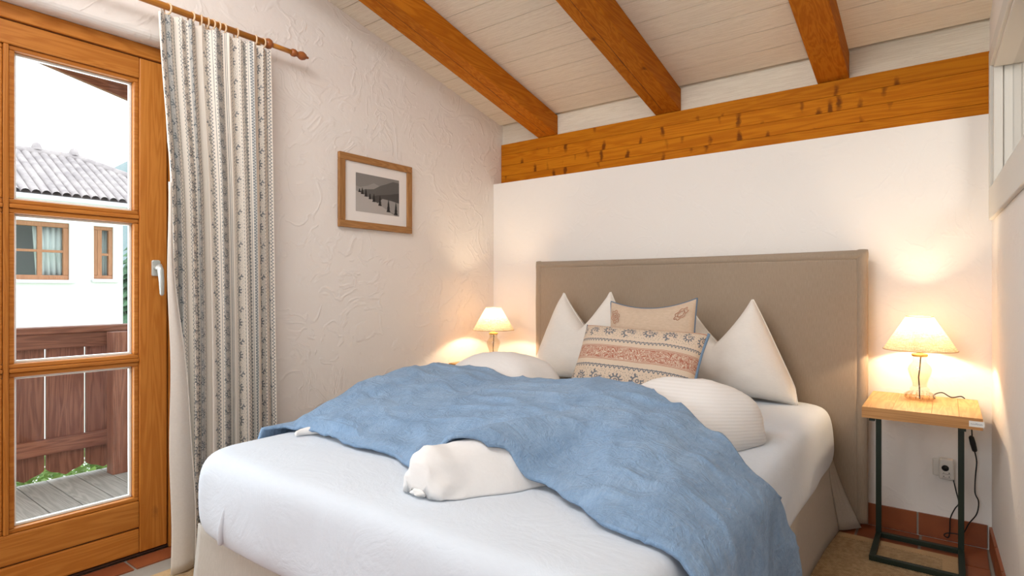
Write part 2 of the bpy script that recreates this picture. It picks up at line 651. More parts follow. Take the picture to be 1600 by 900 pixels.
col = mix(nt, ink * 0.85, (0.63, 0.50, 0.38), (0.085, 0.115, 0.155))
col = mix(nt, red * 0.85, col, (0.36, 0.095, 0.055))
nt.links.new(col, b.inputs['Base Color'])
bump(nt, b, noise_n(nt, coords(nt), 7, 4, 0.6, 0.8).outputs['Fac'], 0.12, 0.01)
M['print'] = m


def glassmat(name, tint, refl, rough=0.0):
    m = bpy.data.materials.new(name)
    m.use_nodes = True
    nt = m.node_tree
    nt.nodes.remove(nt.nodes['Principled BSDF'])
    tr = nd(nt, 'ShaderNodeBsdfTransparent')
    tr.inputs[0].default_value = (*tint, 1)
    gl = nd(nt, 'ShaderNodeBsdfGlossy')
    gl.inputs['Roughness'].default_value = rough
    fr = nd(nt, 'ShaderNodeFresnel')
    fr.inputs[0].default_value = refl
    mx = nd(nt, 'ShaderNodeMixShader')
    E.nt = nt
    ge = nd(nt, 'ShaderNodeNewGeometry')
    nt.links.new((E(fr.outputs[0]) * (1.0 - E(ge.outputs['Backfacing']))).x, mx.inputs[0])
    nt.links.new(tr.outputs[0], mx.inputs[1])
    nt.links.new(gl.outputs[0], mx.inputs[2])
    nt.links.new(mx.outputs[0], nt.nodes['Material Output'].inputs[0])
    return m


M['glass'] = glassmat('window_glass', (0.985, 0.995, 0.99), 1.42)
M['pictureglass'] = glassmat('low_reflection_glass', (0.99, 0.99, 0.99), 1.12)
M['lampglass'] = glassmat('clear_lamp_glass', (0.945, 0.92, 0.87), 1.75)


def shade_mat():
    m = bpy.data.materials.new('linen_lampshade')
    m.use_nodes = True
    nt = m.node_tree
    nt.nodes.remove(nt.nodes['Principled BSDF'])
    E.nt = nt
    v1 = noise_n(nt, coords(nt, (30, 30, 300)), 1.0, 2)
    v2 = noise_n(nt, coords(nt, (220, 220, 12)), 1.0, 2)
    f = (E(v1.outputs['Fac']) + E(v2.outputs['Fac'])) * 0.5
    c = ramp(nt, f.x, [(0.35, (0.46, 0.335, 0.205)), (0.62, (0.70, 0.56, 0.39))])
    d = nd(nt, 'ShaderNodeBsdfDiffuse')
    t = nd(nt, 'ShaderNodeBsdfTranslucent')
    nt.links.new(c, d.inputs[0])
    nt.links.new(c, t.inputs[0])
    mx = nd(nt, 'ShaderNodeMixShader')
    mx.inputs[0].default_value = 0.20
    nt.links.new(d.outputs[0], mx.inputs[1])
    nt.links.new(t.outputs[0], mx.inputs[2])
    nt.links.new(mx.outputs[0], nt.nodes['Material Output'].inputs[0])
    return m


M['shade'] = shade_mat()
m, nt, b = newmat('frosted_bulb', (0.9, 0.85, 0.75), 0.4)
b.inputs['Emission Color'].default_value = (1, 0.72, 0.42, 1)
b.inputs['Emission Strength'].default_value = 12
M['bulb'] = m
M['house_white'] = newmat('white_render', (0.86, 0.87, 0.88), 0.9, 0.1)[0]
m, nt, b = newmat('weathered_roof_tile', (0.33, 0.30, 0.30), 0.8, 0.2)
n = noise_n(nt, coords(nt), 5, 4, 0.6)
nt.links.new(ramp(nt, n.outputs['Fac'], [(0.3, (0.30, 0.27, 0.28)), (0.7, (0.48, 0.44, 0.44))]), b.inputs['Base Color'])
M['rooftile'] = m
M['gutter'] = newmat('pale_gutter_metal', (0.55, 0.56, 0.58), 0.4, 0.4, 0.3)[0]
M['winwood'] = wood('window_wood', 2, (0.42, 0.20, 0.10), (0.30, 0.13, 0.06), 0, 0.5)
M['darkglass'] = newmat('reflecting_pane', (0.09, 0.12, 0.13), 0.08, 0.8)[0]
M['netcurtain'] = newmat('white_net_curtain', (0.62, 0.70, 0.70), 0.9)[0]


def leafmat(name, c1, c2):
    m, nt, b = newmat(name, c1, 0.6, 0.3)
    n = noise_n(nt, coords(nt), 3.5, 4, 0.7)
    nt.links.new(ramp(nt, n.outputs['Fac'], [(0.35, c2), (0.65, c1)]), b.inputs['Base Color'])
    return m


M['conifer'] = leafmat('conifer_green', (0.11, 0.22, 0.12), (0.045, 0.10, 0.06))
M['bush'] = leafmat('fresh_green', (0.34, 0.50, 0.14), (0.14, 0.28, 0.06))
M['hill'] = leafmat('hazy_hill', (0.20, 0.27, 0.28), (0.17, 0.235, 0.25))
M['lawn'] = leafmat('lawn_green', (0.24, 0.36, 0.12), (0.16, 0.26, 0.08))

# ------------------------------------------------------------------ room shell
XL, YB, YBM, YF = -2.738, 3.39, 3.48, -3.6       # left wall face, back wall face, beam face, wall behind the camera
SLOPE = 0.222


def zr(y):                      # underside of the rafters
    return 2.294 + SLOPE * (YBM - y)


def zc(y):                      # underside of the ceiling boards
    return zr(y) + 0.142


XD = XL - 0.10                  # room face of the door and its frame
DY0, DY1, DZ = -0.02, 1.215, 2.262   # door opening

fl = struct(MB().box(XL - 0.5, 1.7, YF - 0.2, YB + 0.15, -0.12, -0.007).build('floor', M['grout'], loc=(0, 0, 0)))
tme = MB().box(-0.119, 0.119, -0.119, 0.119, -0.010, 0.0).build('tile', M['tile'], bevel=0.004)
tile_me = tme.data
bpy.data.objects.remove(tme)
TS = 0.25
RX = 0.150                       # joints line up with the right back corner
for i in range(12):
    for j in range(24):
        cx, cy = RX - TS * (i + 0.5), YB - 0.012 - TS * (j + 0.5)
        if cx - 0.12 > XL - 0.02 and cy > YF:
            piece('tile', tile_me, fl, (cx, cy, random.uniform(-0.001, 0.0008)), (0, 0, random.uniform(-0.006, 0.006)))
# strip of cut tiles under the door
cut_me = MB().box(-0.055, 0.055, -0.119, 0.119, -0.010, 0.0).build('tile', M['tile'])
cutm = cut_me.data
bpy.data.objects.remove(cut_me)
for j in range(5):
    piece('tile', cutm, fl, (XL + 0.055 - 0.10, DY0 + 0.12 + TS * j, -0.001))

# left wall with the door opening
poly = [(YB + 0.2, -0.1), (DY1, -0.1), (DY1, DZ), (DY0, DZ), (DY0, -0.1), (YF - 0.2, -0.1), (YF - 0.2, zc(YF - 0.2) + 0.05), (YB + 0.2, zc(YB + 0.2) + 0.05)]
struct(MB().prism(poly, 0, XL - 0.32, XL).build('wall_left', M['wall'], bevel=0.03, segs=4, loc=(XL, 0, 0)))
# back wall (the part under the beam stands proud) and the wall above it
struct(MB().box(XL - 0.02, 1.7, YB, YB + 0.30, -0.1, 1.975).build('wall_back', M['wall_smooth'], loc=(0, YB, 0)))
fb = struct(MB().box(XL - 0.05, 1.7, YBM + 0.02, YBM + 0.12, 1.975, 2.62).build('trim_1', M['board'], loc=(0, YBM, 1.975)))
struct(MB().box(XL - 0.3, 1.8, YF - 0.15, YF, -0.1, 0.95)  .box(XL - 0.3, -2.65, YF - 0.15, YF, 0.95, 3.1).box(0.2, 1.8, YF - 0.15, YF, 0.95, 3.1)
       .box(XL - 0.3, 1.8, YF - 0.15, YF, 3.1, 4.3).build('wall_front', M['wall'], loc=(0, YF, 0)))
struct(MB().box(1.6, 1.75, YF - 0.1, YB + 0.1, -0.1, 4.3).build('wall_far_right', M['wall'], loc=(1.6, 0, 0)))

# right wall, turned 1.4 degrees, with an inner window
RW = Matrix.Translation((0.163, YB, 0)) @ Matrix.Rotation(math.radians(1.4), 4, 'Z')
# local: y = -distance from the back corner, x = into the wall
W0, W1, WZ0, WZ1, WT = 0.12, 1.75, 1.62, 2.155, 0.10
g = MB()
for y0, y1, z0, z1 in ((-7.1, -W1, -0.1, 4.3), (-W0, 0.25, -0.1, 2.7), (-W1, -W0, -0.1, WZ0)):
    g.box(0, WT, y0, y1, z0, z1)
g.box(0, WT, -W1, -W0, WZ1, 3.2)
struct(g.xform(RW).build('wall_right', M['wall_smooth'], loc=(0.163, YB, 0)))
wn = thing('window_1', '', '', RW @ Vector((0.03, -0.9, WZ0)))
del wn['label'], wn['category']
struct(wn)


def rwbox(name, x0, x1, y0, y1, z0, z1, mat, bev=0.004):
    o = MB().box(x0, x1, y0, y1, z0, z1).xform(RW).build(name, mat, wn, bevel=bev)
    return o


rwbox('casing', -0.016, 0.0, -W1 - 0.05, -W0 + 0.045, WZ0 - 0.137, WZ0 + 0.002, M['white_frame'])
rwbox('casing', -0.016, 0.0, -W0 + 0.002, -W0 + 0.045, WZ0 + 0.002, WZ1 + 0.07, M['white_frame'])
rwbox('casing', -0.016, 0.0, -W1 - 0.05, -W0 + 0.002, WZ1, WZ1 + 0.07, M['white_frame'])
rwbox('casing', -0.016, 0.0, -W1 - 0.05, -W1 + 0.0, WZ0, WZ1, M['white_frame'])
rwbox('jamb', -0.004, 0.028, -W0 - 0.018, -W0, WZ0, WZ1, M['white_frame'])
rwbox('jamb', 0.031, WT, -W0 - 0.010, -W0, WZ0, WZ1, M['white_frame'])
rwbox('sill', -0.004, WT, -W1, -W0 - 0.018, WZ0, WZ0 + 0.012, M['white_frame'])
rwbox('head', -0.004, WT, -W1, -W0 - 0.018, WZ1 - 0.014, WZ1, M['white_frame'])
rwbox('pane', 0.060, 0.064, -W1, -W0 - 0.010, WZ0 + 0.012, WZ1 - 0.014, M['pictureglass'], 0)

# ceiling of painted boards, each its own piece
sl = math.atan(SLOPE)
CX0, CX1 = XL - 0.2, 1.75
ce = MB().prism([(YB + 0.25, zc(YB + 0.25) + 0.02), (YF - 0.2, zc(YF - 0.2) + 0.02), (YF - 0.2, zc(YF - 0.2) + 0.12), (YB + 0.25, zc(YB + 0.25) + 0.12)], 0, CX0, CX1)
ceil = struct(ce.build('ceiling', M['board'], loc=(0, YB, zc(YB))))
PW = 0.162
pl = MB().box(CX0, CX1, -(PW / 2 - 0.0016) / math.cos(sl), (PW / 2 - 0.0016) / math.cos(sl), 0, 0.018).build('board', M['board'], bevel=0.002)
plm = pl.data
bpy.data.objects.remove(pl)
for i in range(46):
    y = 3.470 - PW * (i + 0.5)
    if y < YF:
        break
    piece('board', plm, ceil, (random.uniform(-0.05, 0.05), y, zc(y)), (-sl, 0, 0))

# rafters
for k, (x0, x1, lab) in enumerate(((-2.398, -2.232, 'sloping orange larch rafter nearest the wall with the picture'),
                                   (-1.488, -1.322, 'sloping orange larch rafter in the middle of the ceiling'),
                                   (-0.560, -0.410, 'sloping orange larch rafter nearest the inner window'),
                                   (0.36, 0.52, 'sloping orange larch rafter beyond the inner window'))):
    ya, yb = (YBM + 0.018, YF)
    poly = [(ya, zr(ya)), (yb, zr(yb)), (yb, zc(yb) - 0.001), (ya, zc(ya) - 0.001)]
    o = MB().prism(poly, 0, x0, x1).build('ceiling_rafter', M['larch_y'], bevel=0.006, loc=((x0 + x1) / 2, ya, zr(ya)))
    tag(o, lab, 'beam', 'ceiling rafters')
    if k < 2:                     # long drying crack along the underside
        g = MB()
        rows_ = []
        for q in range(61):
            y = lerp(ya - 0.05, 0.6, q / 60)
            xx = lerp(x0, x1, 0.56 if k == 0 else 0.40) + 0.010 * noise.noise(Vector((y * 2.2, k * 5, 0)))
            hw = 0.0016 * (0.5 + abs(noise.noise(Vector((y * 4, k, 3)))))
            rows_.append([Vector((xx - hw, y, zr(y) - 0.0006)), Vector((xx + hw, y, zr(y) - 0.0006)), Vector((xx + hw, y, zr(y) + 0.004)), Vector((xx - hw, y, zr(y) + 0.004))])
        g.grid(rows_, wrap=True)
        g.build('drying_crack', M['gap'], o)
# wall beam, laid up from four boards
BZ0, BZ1 = 1.976, 2.290
for (x0, x1, lab) in ((XL + 0.002, 0.160, 'long knotty orange beam running above the headboard wall'),
                      (0.27, 1.59, 'knotty orange wall beam seen through the inner window')):
    bt = thing('wall_beam', lab, 'beam', ((x0 + x1) / 2, YBM, BZ0), 'beams on the back wall')
    zs = [BZ0, BZ0 + 0.072, BZ0 + 0.150, BZ0 + 0.232, BZ1]
    for q in range(4):
        MB().box(x0, x1, YBM, YBM + 0.10 if q < 3 else YBM + 0.019, zs[q] + 0.0006, zs[q + 1] - 0.0006).build('board', M['beamwood'], bt, bevel=0.0012)

# tile baseboards
BH = 0.105


def baseboard(name, p0, dirv, nrm, n, L, off=0.0):
    root = bpy.data.objects.new(name, None)
    COL.objects.link(root)
    root.location = p0
    root['_o'] = list(p0)
    struct(root)
    ang = math.atan2(dirv.y, dirv.x)
    me = None
    for i in range(n):
        if me is None:
            t = MB().box(0.004, L - 0.004, 0, 0.011, 0.0, BH).build('tile', M['tile'], bevel=0.003)
            me = t.data
            bpy.data.objects.remove(t)
        piece('tile', me, root, Vector(p0) + dirv * (off + i * L), (0, 0, ang))
    g = MB().box(0, n * L + off, 0.0, 0.005, 0, BH - 0.001)
    g.xform(Matrix.Translation(p0) @ Matrix.Rotation(ang, 4, 'Z'))
    g.build('mortar', M['grout'], root)


baseboard('baseboard_back', Vector((0.150, YB, 0.0)), Vector((-1, 0, 0)), None, 11, 0.2615)
rd = (RW.to_3x3() @ Vector((0, 1, 0))).normalized()
baseboard('baseboard_right', Vector((0.163, YB, 0)) - rd * 4.6, rd, None, 18, 0.2545)
baseboard('baseboard_left', Vector((XL, YB - 0.02, 0)), Vector((0, -1, 0)), None, 8, 0.2615)

# ------------------------------------------------------------------ balcony door
door = thing('door_1', '', '', (XD, 0.6, 0.0))
del door['label'], door['category']
struct(door)


def db(name, y0, y1, z0, z1, mat, x0=-0.062, x1=0.0, par=door, bev=0.004):
    return MB().box(XD + x0, XD + x1, y0, y1, z0, z1).build(name, mat, par, bevel=bev)


LY0, LY1 = 0.055, 1.1427          # leaf
LZ0, LZ1 = 0.016, 2.198
P1a, P1b = 0.607, 1.012           # right panes
P0a, P0b = 0.186, 0.553           # left panes
# frame
db('frame_jamb', LY1 + 0.006, DY1 - 0.002, 0.0, DZ - 0.001, M['doorwood_z'], -0.10, 0.008)
db('frame_jamb', DY0 + 0.002, LY0 - 0.006, 0.0, DZ - 0.001, M['doorwood_z'], -0.10, 0.008)
db('frame_head', DY0 + 0.002, DY1 - 0.002, LZ1 + 0.005, DZ - 0.001, M['doorwood_y'], -0.10, 0.008)
db('threshold', DY0 + 0.002, DY1 - 0.002, 0.0, 0.012, M['gap'], -0.10, -0.005)
db('rebate', LY1 - 0.002, LY1 + 0.008, 0.012, LZ1 + 0.006, M['gap'], -0.10, -0.02, bev=0)
# leaf
db('stile', P1b + 0.0185, LY1, LZ0, LZ1, M['doorwood_z'])
db('stile', LY0, P0a - 0.0185, LZ0, LZ1, M['doorwood_z'])


def zat(u, v):
    return pt(u, v, X=XD - 0.012).z


rows = []                         # (bottom, top) of the pane rows, lowest first
rows.append((zat(118, 801), zat(118, 581)))
rows.append((zat(118, 561), zat(118, 341)))
rows.append((zat(118, 320.5), zat(118, 104)))
db('top_rail', P0a - 0.018, P1b + 0.018, rows[2][1] + 0.018, LZ1, M['doorwood_y'])
zb = rows[0][0] - 0.018
db('bottom_board', P0a - 0.018, P1b + 0.018, LZ0, LZ0 + (zb - LZ0) * 0.47, M['doorwood_y'], bev=0.006)
db('bottom_board', P0a - 0.018, P1b + 0.018, LZ0 + (zb - LZ0) * 0.49, zb, M['doorwood_y'], bev=0.006)
db('bottom_core', P0a - 0.018, P1b + 0.018, LZ0, zb, M['gap'], -0.055, -0.010, bev=0)
db('glazing_bar', P0b + 0.0185, P1a - 0.0185, rows[0][0] - 0.018, rows[2][1] + 0.018, M['doorwood_z'])
for ya, yb in ((P0a, P0b), (P1a, P1b)):
    for r in (0, 1):
        db('glazing_bar', ya - 0.018, yb + 0.018, rows[r][1] + 0.0185, rows[r + 1][0] - 0.0185, M['doorwood_y'])
    for z0, z1 in rows:
        fr = MB()
        o, i_ = 0.018, 0.0
        for a in ((ya - o, yb + o, z1, z1 + o), (ya - o, yb + o, z0 - o, z0), (ya - o, ya, z0, z1), (yb, yb + o, z0, z1)):
            fr.box(XD - 0.050, XD - 0.009, *a)
        bead = fr.build('moulding', M['doorwood_y'], door, bevel=0.004)
        sf = MB()
        o = 0.010
        for a in ((ya, yb, z1 - o, z1), (ya, yb, z0, z0 + o), (ya, ya + o, z0 + o, z1 - o), (yb - o, yb, z0 + o, z1 - o)):
            sf.box(XD - 0.052, XD - 0.036, *a)
        sf.build('glazing_bead', M['seal'], bead, bevel=0.002)
        MB().box(XD - 0.046, XD - 0.042, ya + 0.009, yb - 0.009, z0 + 0.009, z1 - 0.009).build('pane', M['glass'], door)
# handle
hp = pt(246, 419, X=XD)
pz = hp.z
hplate = MB().prism([(1.078, pz - 0.036), (1.110, pz - 0.036), (1.112, pz - 0.030), (1.112, pz + 0.030), (1.107, pz + 0.036), (1.081, pz + 0.036), (1.076, pz + 0.030), (1.076, pz - 0.030)], 0, XD, XD + 0.010).build('handle_plate', M['handle'], door, bevel=0.003)
lev = MB()
lev.tube([(XD + 0.008, 1.094, pz), (XD + 0.045, 1.094, pz)], 0.011, 12)
lev.tube([(XD + 0.040, 1.094, pz + 0.014), (XD + 0.050, 1.096, pz - 0.01), (XD + 0.052, 1.099, pz - 0.06), (XD + 0.048, 1.102, pz - 0.115), (XD + 0.046, 1.103, pz - 0.122)], [0.010, 0.0125, 0.011, 0.009, 0.006], 12)
lev.build('lever', M['handle'], hplate, smooth=True)

# ------------------------------------------------------------------ curtain and its rod
RZ, RXX = 2.380, -2.648
rod = thing('curtain_rod', 'orange wooden curtain rod with turned finial above the balcony door', 'curtain rod', (RXX, 0.7, RZ))
MB().tube([(RXX, -0.35, RZ), (RXX, 1.520, RZ)], 0.0145, 16).build('pole', M['rod'], rod, smooth=True)
MB().tube([(RXX, 1.50, RZ), (RXX, 1.655, RZ)], 0.012, 16).build('pole_end', M['rod'], rod, smooth=True)
for y0, sgn in ((1.645, 1), (-0.35, -1)):
    prof = [(0.0, 0.0), (0.013, 0.0), (0.019, 0.008), (0.019, 0.022), (0.014, 0.030), (0.0125, 0.038), (0.020, 0.052), (0.022, 0.064), (0.016, 0.080), (0.007, 0.090), (0.006, 0.098), (0.0, 0.104)]
    MB().lathe([(r, y0 + sgn * h) for r, h in prof], (RXX, 0, RZ), 20, 1).build('finial', M['finial'], rod, smooth=True)
MB().lathe([(0.0, 1.503), (0.014, 1.505), (0.022, 1.512), (0.0255, 1.524), (0.022, 1.536), (0.014, 1.543), (0, 1.545)], (RXX, 0, RZ), 20, 1).build('stop_ball', M['finial'], rod, smooth=True)
for y in (1.470, -0.30):
    g = MB().tube([(XL, y, RZ - 0.03), (RXX, y, RZ - 0.022)], 0.008, 10)
    g.tube([(RXX, y, RZ - 0.024), (RXX, y, RZ - 0.012)], 0.011, 10)
    g.build('bracket', M['rod'], rod, smooth=True)

cur = thing('curtain', 'cream curtain with grey block-printed stripes gathered beside the balcony door', 'curtain', (-2.62, 1.28, 0.01))
NS, NZ = 420, 64
CZT, CZB = 2.343, 0.012
FOLDS = 9.5
random.seed(11)
fa = [random.uniform(0.7, 1.25) for _ in range(24)]
fw = [0.0]
for q in range(24):
    fw.append(fw[-1] + random.uniform(0.65, 1.35))


def cpath(s, tz):
    """s across 0..1 from the left; tz 0 top .. 1 bottom"""
    y0 = lerp(1.012, 1.040, sstep(0, 0.35, tz)) + 0.02 * math.sin(tz * 3.0)
    y1 = lerp(1.520, 1.545, tz)
    # uneven fold phase
    ph = s * fw[10] 
    k = 0
    while k < 22 and fw[k + 1] < ph:
        k += 1
    loc = (ph - fw[k]) / (fw[k + 1] - fw[k])
    phase = (k + loc) * 2 * math.pi
    amp = lerp(0.021, 0.028, sstep(0, 0.5, tz)) * lerp(fa[k], fa[k + 1], loc)
    x = -2.618 + 0.055 * sstep(0.1, 1.0, tz) * (1 - s) + amp * math.sin(phase) + 0.010 * math.sin(phase * 0.37 + 1.2 + tz * 1.5)
    y = lerp(y0, y1, s) + 0.010 * sstep(0, 0.3, tz + 0.2) * math.sin(phase * 2 + 0.7 + tz) 
    return Vector((x, y, 0))


base = [cpath(i / NS, 0.5) for i in range(NS + 1)]
arc = [0.0]
for i in range(NS):
    arc.append(arc[-1] + (base[i + 1] - base[i]).length)
pts = []
for j in range(NZ + 1):
    tz = j / NZ
    row = []
    for i in range(NS + 1):
        s_ = i / NS
        p = cpath(s_, tz)
        top = CZT - 0.012 * (0.5 + 0.5 * math.cos(s_ * fw[10] * 2 * math.pi * 1.0)) * 1.0
        p.z = lerp(top, CZB, tz)
        row.append(p)
    pts.append(row)
MB().grid(pts, lambda a, c: (arc[c] * 1.0, lerp(CZT, CZB, a / NZ))).build('cloth', M['curtain'], cur, smooth=True, solid=0.0015)
# turned-back leading edge that shows the lining
pts = []
edge_path = []
for j in range(41):
    tz = j / 40
    z = lerp(1.62, CZB + 0.003, tz)
    wdt = 0.012 + 0.085 * sstep(0.0, 0.85, tz)
    row = []
    for i in range(13):
        q = i / 12
        tt = 1 - (z / CZT)
        b0 = cpath(0.0, tt)
        y = 1.030 - 0.006 * tz + wdt * q + 0.004 * math.sin(z * 9)
        x = b0.x + 0.045 + 0.012 * math.sin(q * 3.2) - 0.005 * q
        row.append(Vector((x, y, z)))
    pts.append(row)
    edge_path.append(row[-1] + Vector((0.002, 0, 0)))
ln = MB().grid(pts).build('lining', M['lining'], cur, smooth=True, solid=0.0015)
MB().tube(edge_path, 0.003, 6).build('edge_cord', M['lining'], ln, smooth=True)
# rings, one thing each hanging on the rod
ringY = [pt(u, 40, X=RXX).y for u in (262, 299, 314, 324, 331, 341, 348, 369, 399, 414)]
gme = MB()
NR, nr = 28, 8
rp = []
for i in range(NR + 1):
    a = 2 * math.pi * i / NR
    rp.append((math.cos(a) * 0.0235, 0, math.sin(a) * 0.0235))
for i, y in enumerate(ringY):
    if y > 1.500:
        y = 1.496
    t = random.uniform(-0.25, 0.25)
    g = MB().tube(rp, 0.0038, 8, cap=False)
    Mx = Matrix.Translation((RXX, y, RZ - 0.0085)) @ Matrix.Rotation(t, 4, 'Z')
    g.xform(Mx)
    names = ['first', 'second', 'third', 'fourth', 'fifth', 'sixth', 'seventh', 'eighth', 'ninth', 'tenth']
    o = g.build('curtain_ring', M['ring'], smooth=True, loc=(RXX, y, RZ))
    tag(o, 'pale wooden curtain ring on the rod, ' + ('next to the turned ball' if i == 9 else names[i] + ' from the balcony door side'), 'ring', 'curtain rings on the rod')
    MB().tube([(RXX, y, RZ - 0.033), (RXX + 0.004, y, RZ - 0.05), (RXX + 0.012, y, CZT - 0.02)], 0.0018, 6).build('hook', M['ring'], o)

# ------------------------------------------------------------------ picture
XP = XL + 0.002
c = [pt(531.5, 235.5, X=XP + 0.02), pt(645, 262, X=XP + 0.02), pt(643, 365, X=XP + 0.02), pt(529.5, 353.5, X=XP + 0.02)]
py0, py1 = (c[0].y + c[3].y) / 2, (c[1].y + c[2].y) / 2
pz0, pz1 = (c[2].z + c[3].z) / 2, (c[0].z + c[1].z) / 2
pic = thing('picture', 'small oak-framed black and white photograph of a snowy slope on the wall', 'picture', (XP, (py0 + py1) / 2, pz0))
FWD = 0.040
for (a0, a1, b0, b1, mt) in ((py0, py1, pz1 - FWD, pz1, 'oak'), (py0, py1, pz0, pz0 + FWD, 'oak'), (py0, py0 + FWD, pz0 + FWD, pz1 - FWD, 'oak_v'), (py1 - FWD, py1, pz0 + FWD, pz1 - FWD, 'oak_v')):
    MB().box(XP, XP + 0.022, a0, a1, b0, b1).build('frame_bar', M[mt], pic, bevel=0.003)
MB().box(XP + 0.002, XP + 0.010, py0 + FWD, py1 - FWD, pz0 + FWD, pz1 - FWD).build('mat_board', newmat('white_mat_board', (0.88, 0.83, 0.78), 0.9)[0], pic)
iw, ih = py1 - py0, pz1 - pz0
a0, a1, b0, b1 = py0 + iw * 0.215, py0 + iw * 0.815, pz0 + ih * 0.235, pz1 - ih * 0.235
GR = [newmat('print_grey_%d' % i, (q, q * 0.93, q * 0.86), 0.7)[0] for i, q in enumerate((0.26, 0.14, 0.085, 0.48, 0.03, 0.34))]
pr = MB()


def poly_print(pts2, mi, lift):
    bidx = len(pr.v)
    for (s_, t_) in pts2:
        pr.v.append((XP + 0.0106 + lift * 0.00012, lerp(a0, a1, s_), lerp(b0, b1, t_)))
    pr.face(range(bidx, bidx + len(pts2)), None, mi)


poly_print([(0, 0), (1, 0), (1, 1), (0, 1)], 0, 0)
poly_print([(0, 0.4), (1, 0.3), (1, 0.72), (0.85, 0.70), (0.62, 0.66), (0.5, 0.76), (0.4, 0.80), (0.25, 0.70), (0.1, 0.64), (0, 0.66)], 5, 1)
poly_print([(0.05, 0.5), (0.4, 0.3), (1, 0.25), (1, 0.92), (0.85, 0.93), (0.7, 0.84), (0.55, 0.76), (0.4, 0.64), (0.2, 0.60)], 1, 2)
poly_print([(0.4, 0.2), (1, 0.1), (1, 0.64), (0.75, 0.56), (0.5, 0.50), (0.36, 0.44)], 2, 3)
poly_print([(0.45, 0.25), (1, 0.0), (1, 0.36), (0.8, 0.40), (0.6, 0.42)], 5, 4)
poly_print([(0, 0), (0.9, 0), (0.75, 0.10), (0.55, 0.24), (0.35, 0.37), (0.15, 0.48), (0, 0.53)], 3, 5)
for k, (s_, t_, h_) in enumerate(((0.14, 0.46, 0.17), (0.22, 0.41, 0.20), (0.31, 0.36, 0.15), (0.40, 0.30, 0.22), (0.54, 0.22, 0.28), (0.74, 0.08, 0.34), (0.92, 0.03, 0.34), (0.08, 0.50, 0.10))):
    for q in range(3):
        z0 = t_ + h_ * q * 0.27
        ww = 0.042 * (1 - q * 0.25) * (0.6 + h_ * 1.6)
        poly_print([(s_ - ww, z0), (s_ + ww, z0), (s_ + 0.004, z0 + h_ * 0.46), (s_ - 0.004, z0 + h_ * 0.46)], 4, 6 + q)
pr.build('photo_print', GR, pic, fixn=False)
MB().box(XP + 0.0135, XP + 0.0145, py0 + FWD, py1 - FWD, pz0 + FWD, pz1 - FWD).build('glass', M['pictureglass'], pic)

# ------------------------------------------------------------------ bed
BX0, BX1, BY0, BY1, BZT, BZB = -2.150, -0.430, 0.925, 3.268, 0.612, 0.315


def rrect(x0, x1, y0, y1, r, n=10, m=26):
    """closed outline, counter-clockwise, dense along the sides"""
    out = []
    cs = [((x1 - r, y0 + r), -math.pi / 2), ((x1 - r, y1 - r), 0), ((x0 + r, y1 - r), math.pi / 2), ((x0 + r, y0 + r), math.pi)]
    for k, ((cx, cy), a0_) in enumerate(cs):
        arcp = [(cx + r * math.cos(a0_ + math.pi / 2 * i / n), cy + r * math.sin(a0_ + math.pi / 2 * i / n)) for i in range(n + 1)]
        out += arcp
        (nx, ny), an = cs[(k + 1) % 4]
        nxt = (nx + r * math.cos(an), ny + r * math.sin(an))
        for i in range(1, m):
            out.append((lerp(arcp[-1][0], nxt[0], i / m), lerp(arcp[-1][1], nxt[1], i / m)))
    return out


bed = thing('bed', 'double bed with tall taupe linen headboard, white fitted sheet and linen skirt', 'bed', ((BX0 + BX1) / 2, 2.1, 0))
mb = MB()
prof = [(BZB + 0.012, 0.060), (BZB + 0.0, 0.030), (BZB + 0.02, 0.010), (BZB + 0.06, 0.001), (0.42, 0.0), (0.50, 0.003), (0.545, 0.009), (0.572, 0.018), (0.592, 0.031), (0.605, 0.050), (0.610, 0.08), (BZT, 0.18), (BZT, 0.32), (BZT, 0.5), (BZT, 0.70), (BZT, 0.8598)]
rings = []
for z, ins in prof:
    r = max(0.001, 0.13 - ins * 0.35)
    rings.append([Vector((x, y, z)) for x, y in rrect(BX0 + ins, BX1 - ins, BY0 + ins, BY1 - ins, r)])
for q, ring_ in enumerate(rings):
    for p in ring_:
        if 1 <= q <= 9:
            d = 0.010 * noise.noise(Vector((p.x * 3, p.y * 3, p.z * 5))) + 0.006 * noise.noise(Vector((p.x * 9, p.y * 9, p.z * 4)))
            cxy = Vector((p.x - (BX0 + BX1) / 2, p.y - 2.1, 0)).normalized()
            p += cxy * d
mb.grid(rings, wrap=True)
mb.build('mattress', M['sheet'], bed, smooth=True, sub=1)
# tuck fold at the foot corner
fp = [(-1.868, BY0 + 0.002, 0.475), (-1.874, BY0 - 0.004, 0.43), (-1.884, BY0 - 0.006, 0.38), (-1.892, BY0 - 0.002, 0.335)]
MB().tube(fp, [0.002, 0.010, 0.014, 0.010], 8).build('sheet_fold', M['sheet'], bed, smooth=True, sub=1)
MB().box(BX0 + 0.07, BX1 - 0.07, BY0 + 0.07, BY1 - 0.002, 0.03, BZB + 0.01).build('box_spring', M['skirt'], bed)


def skirt_panel(f0, f1, n, flare, seed):
    rows_ = []
    for j in range(9):
        t = j / 8
        row = []
        for i in range(n + 1):
            s_ = i / n
            p = Vector(f0).lerp(Vector(f1), s_)
            d = (Vector(f1) - Vector(f0)).normalized()
            nrm = Vector((d.y, -d.x, 0))
            p += nrm * (flare(s_) * t ** 1.2 + 0.006 * t * noise.noise(Vector((s_ * 9, seed, t))))
            p.z = lerp(BZB + 0.03, 0.014, t)
            row.append(p)
        rows_.append(row)
    return MB().grid(rows_).build('skirt', M['skirt'], bed, smooth=True, solid=0.004)


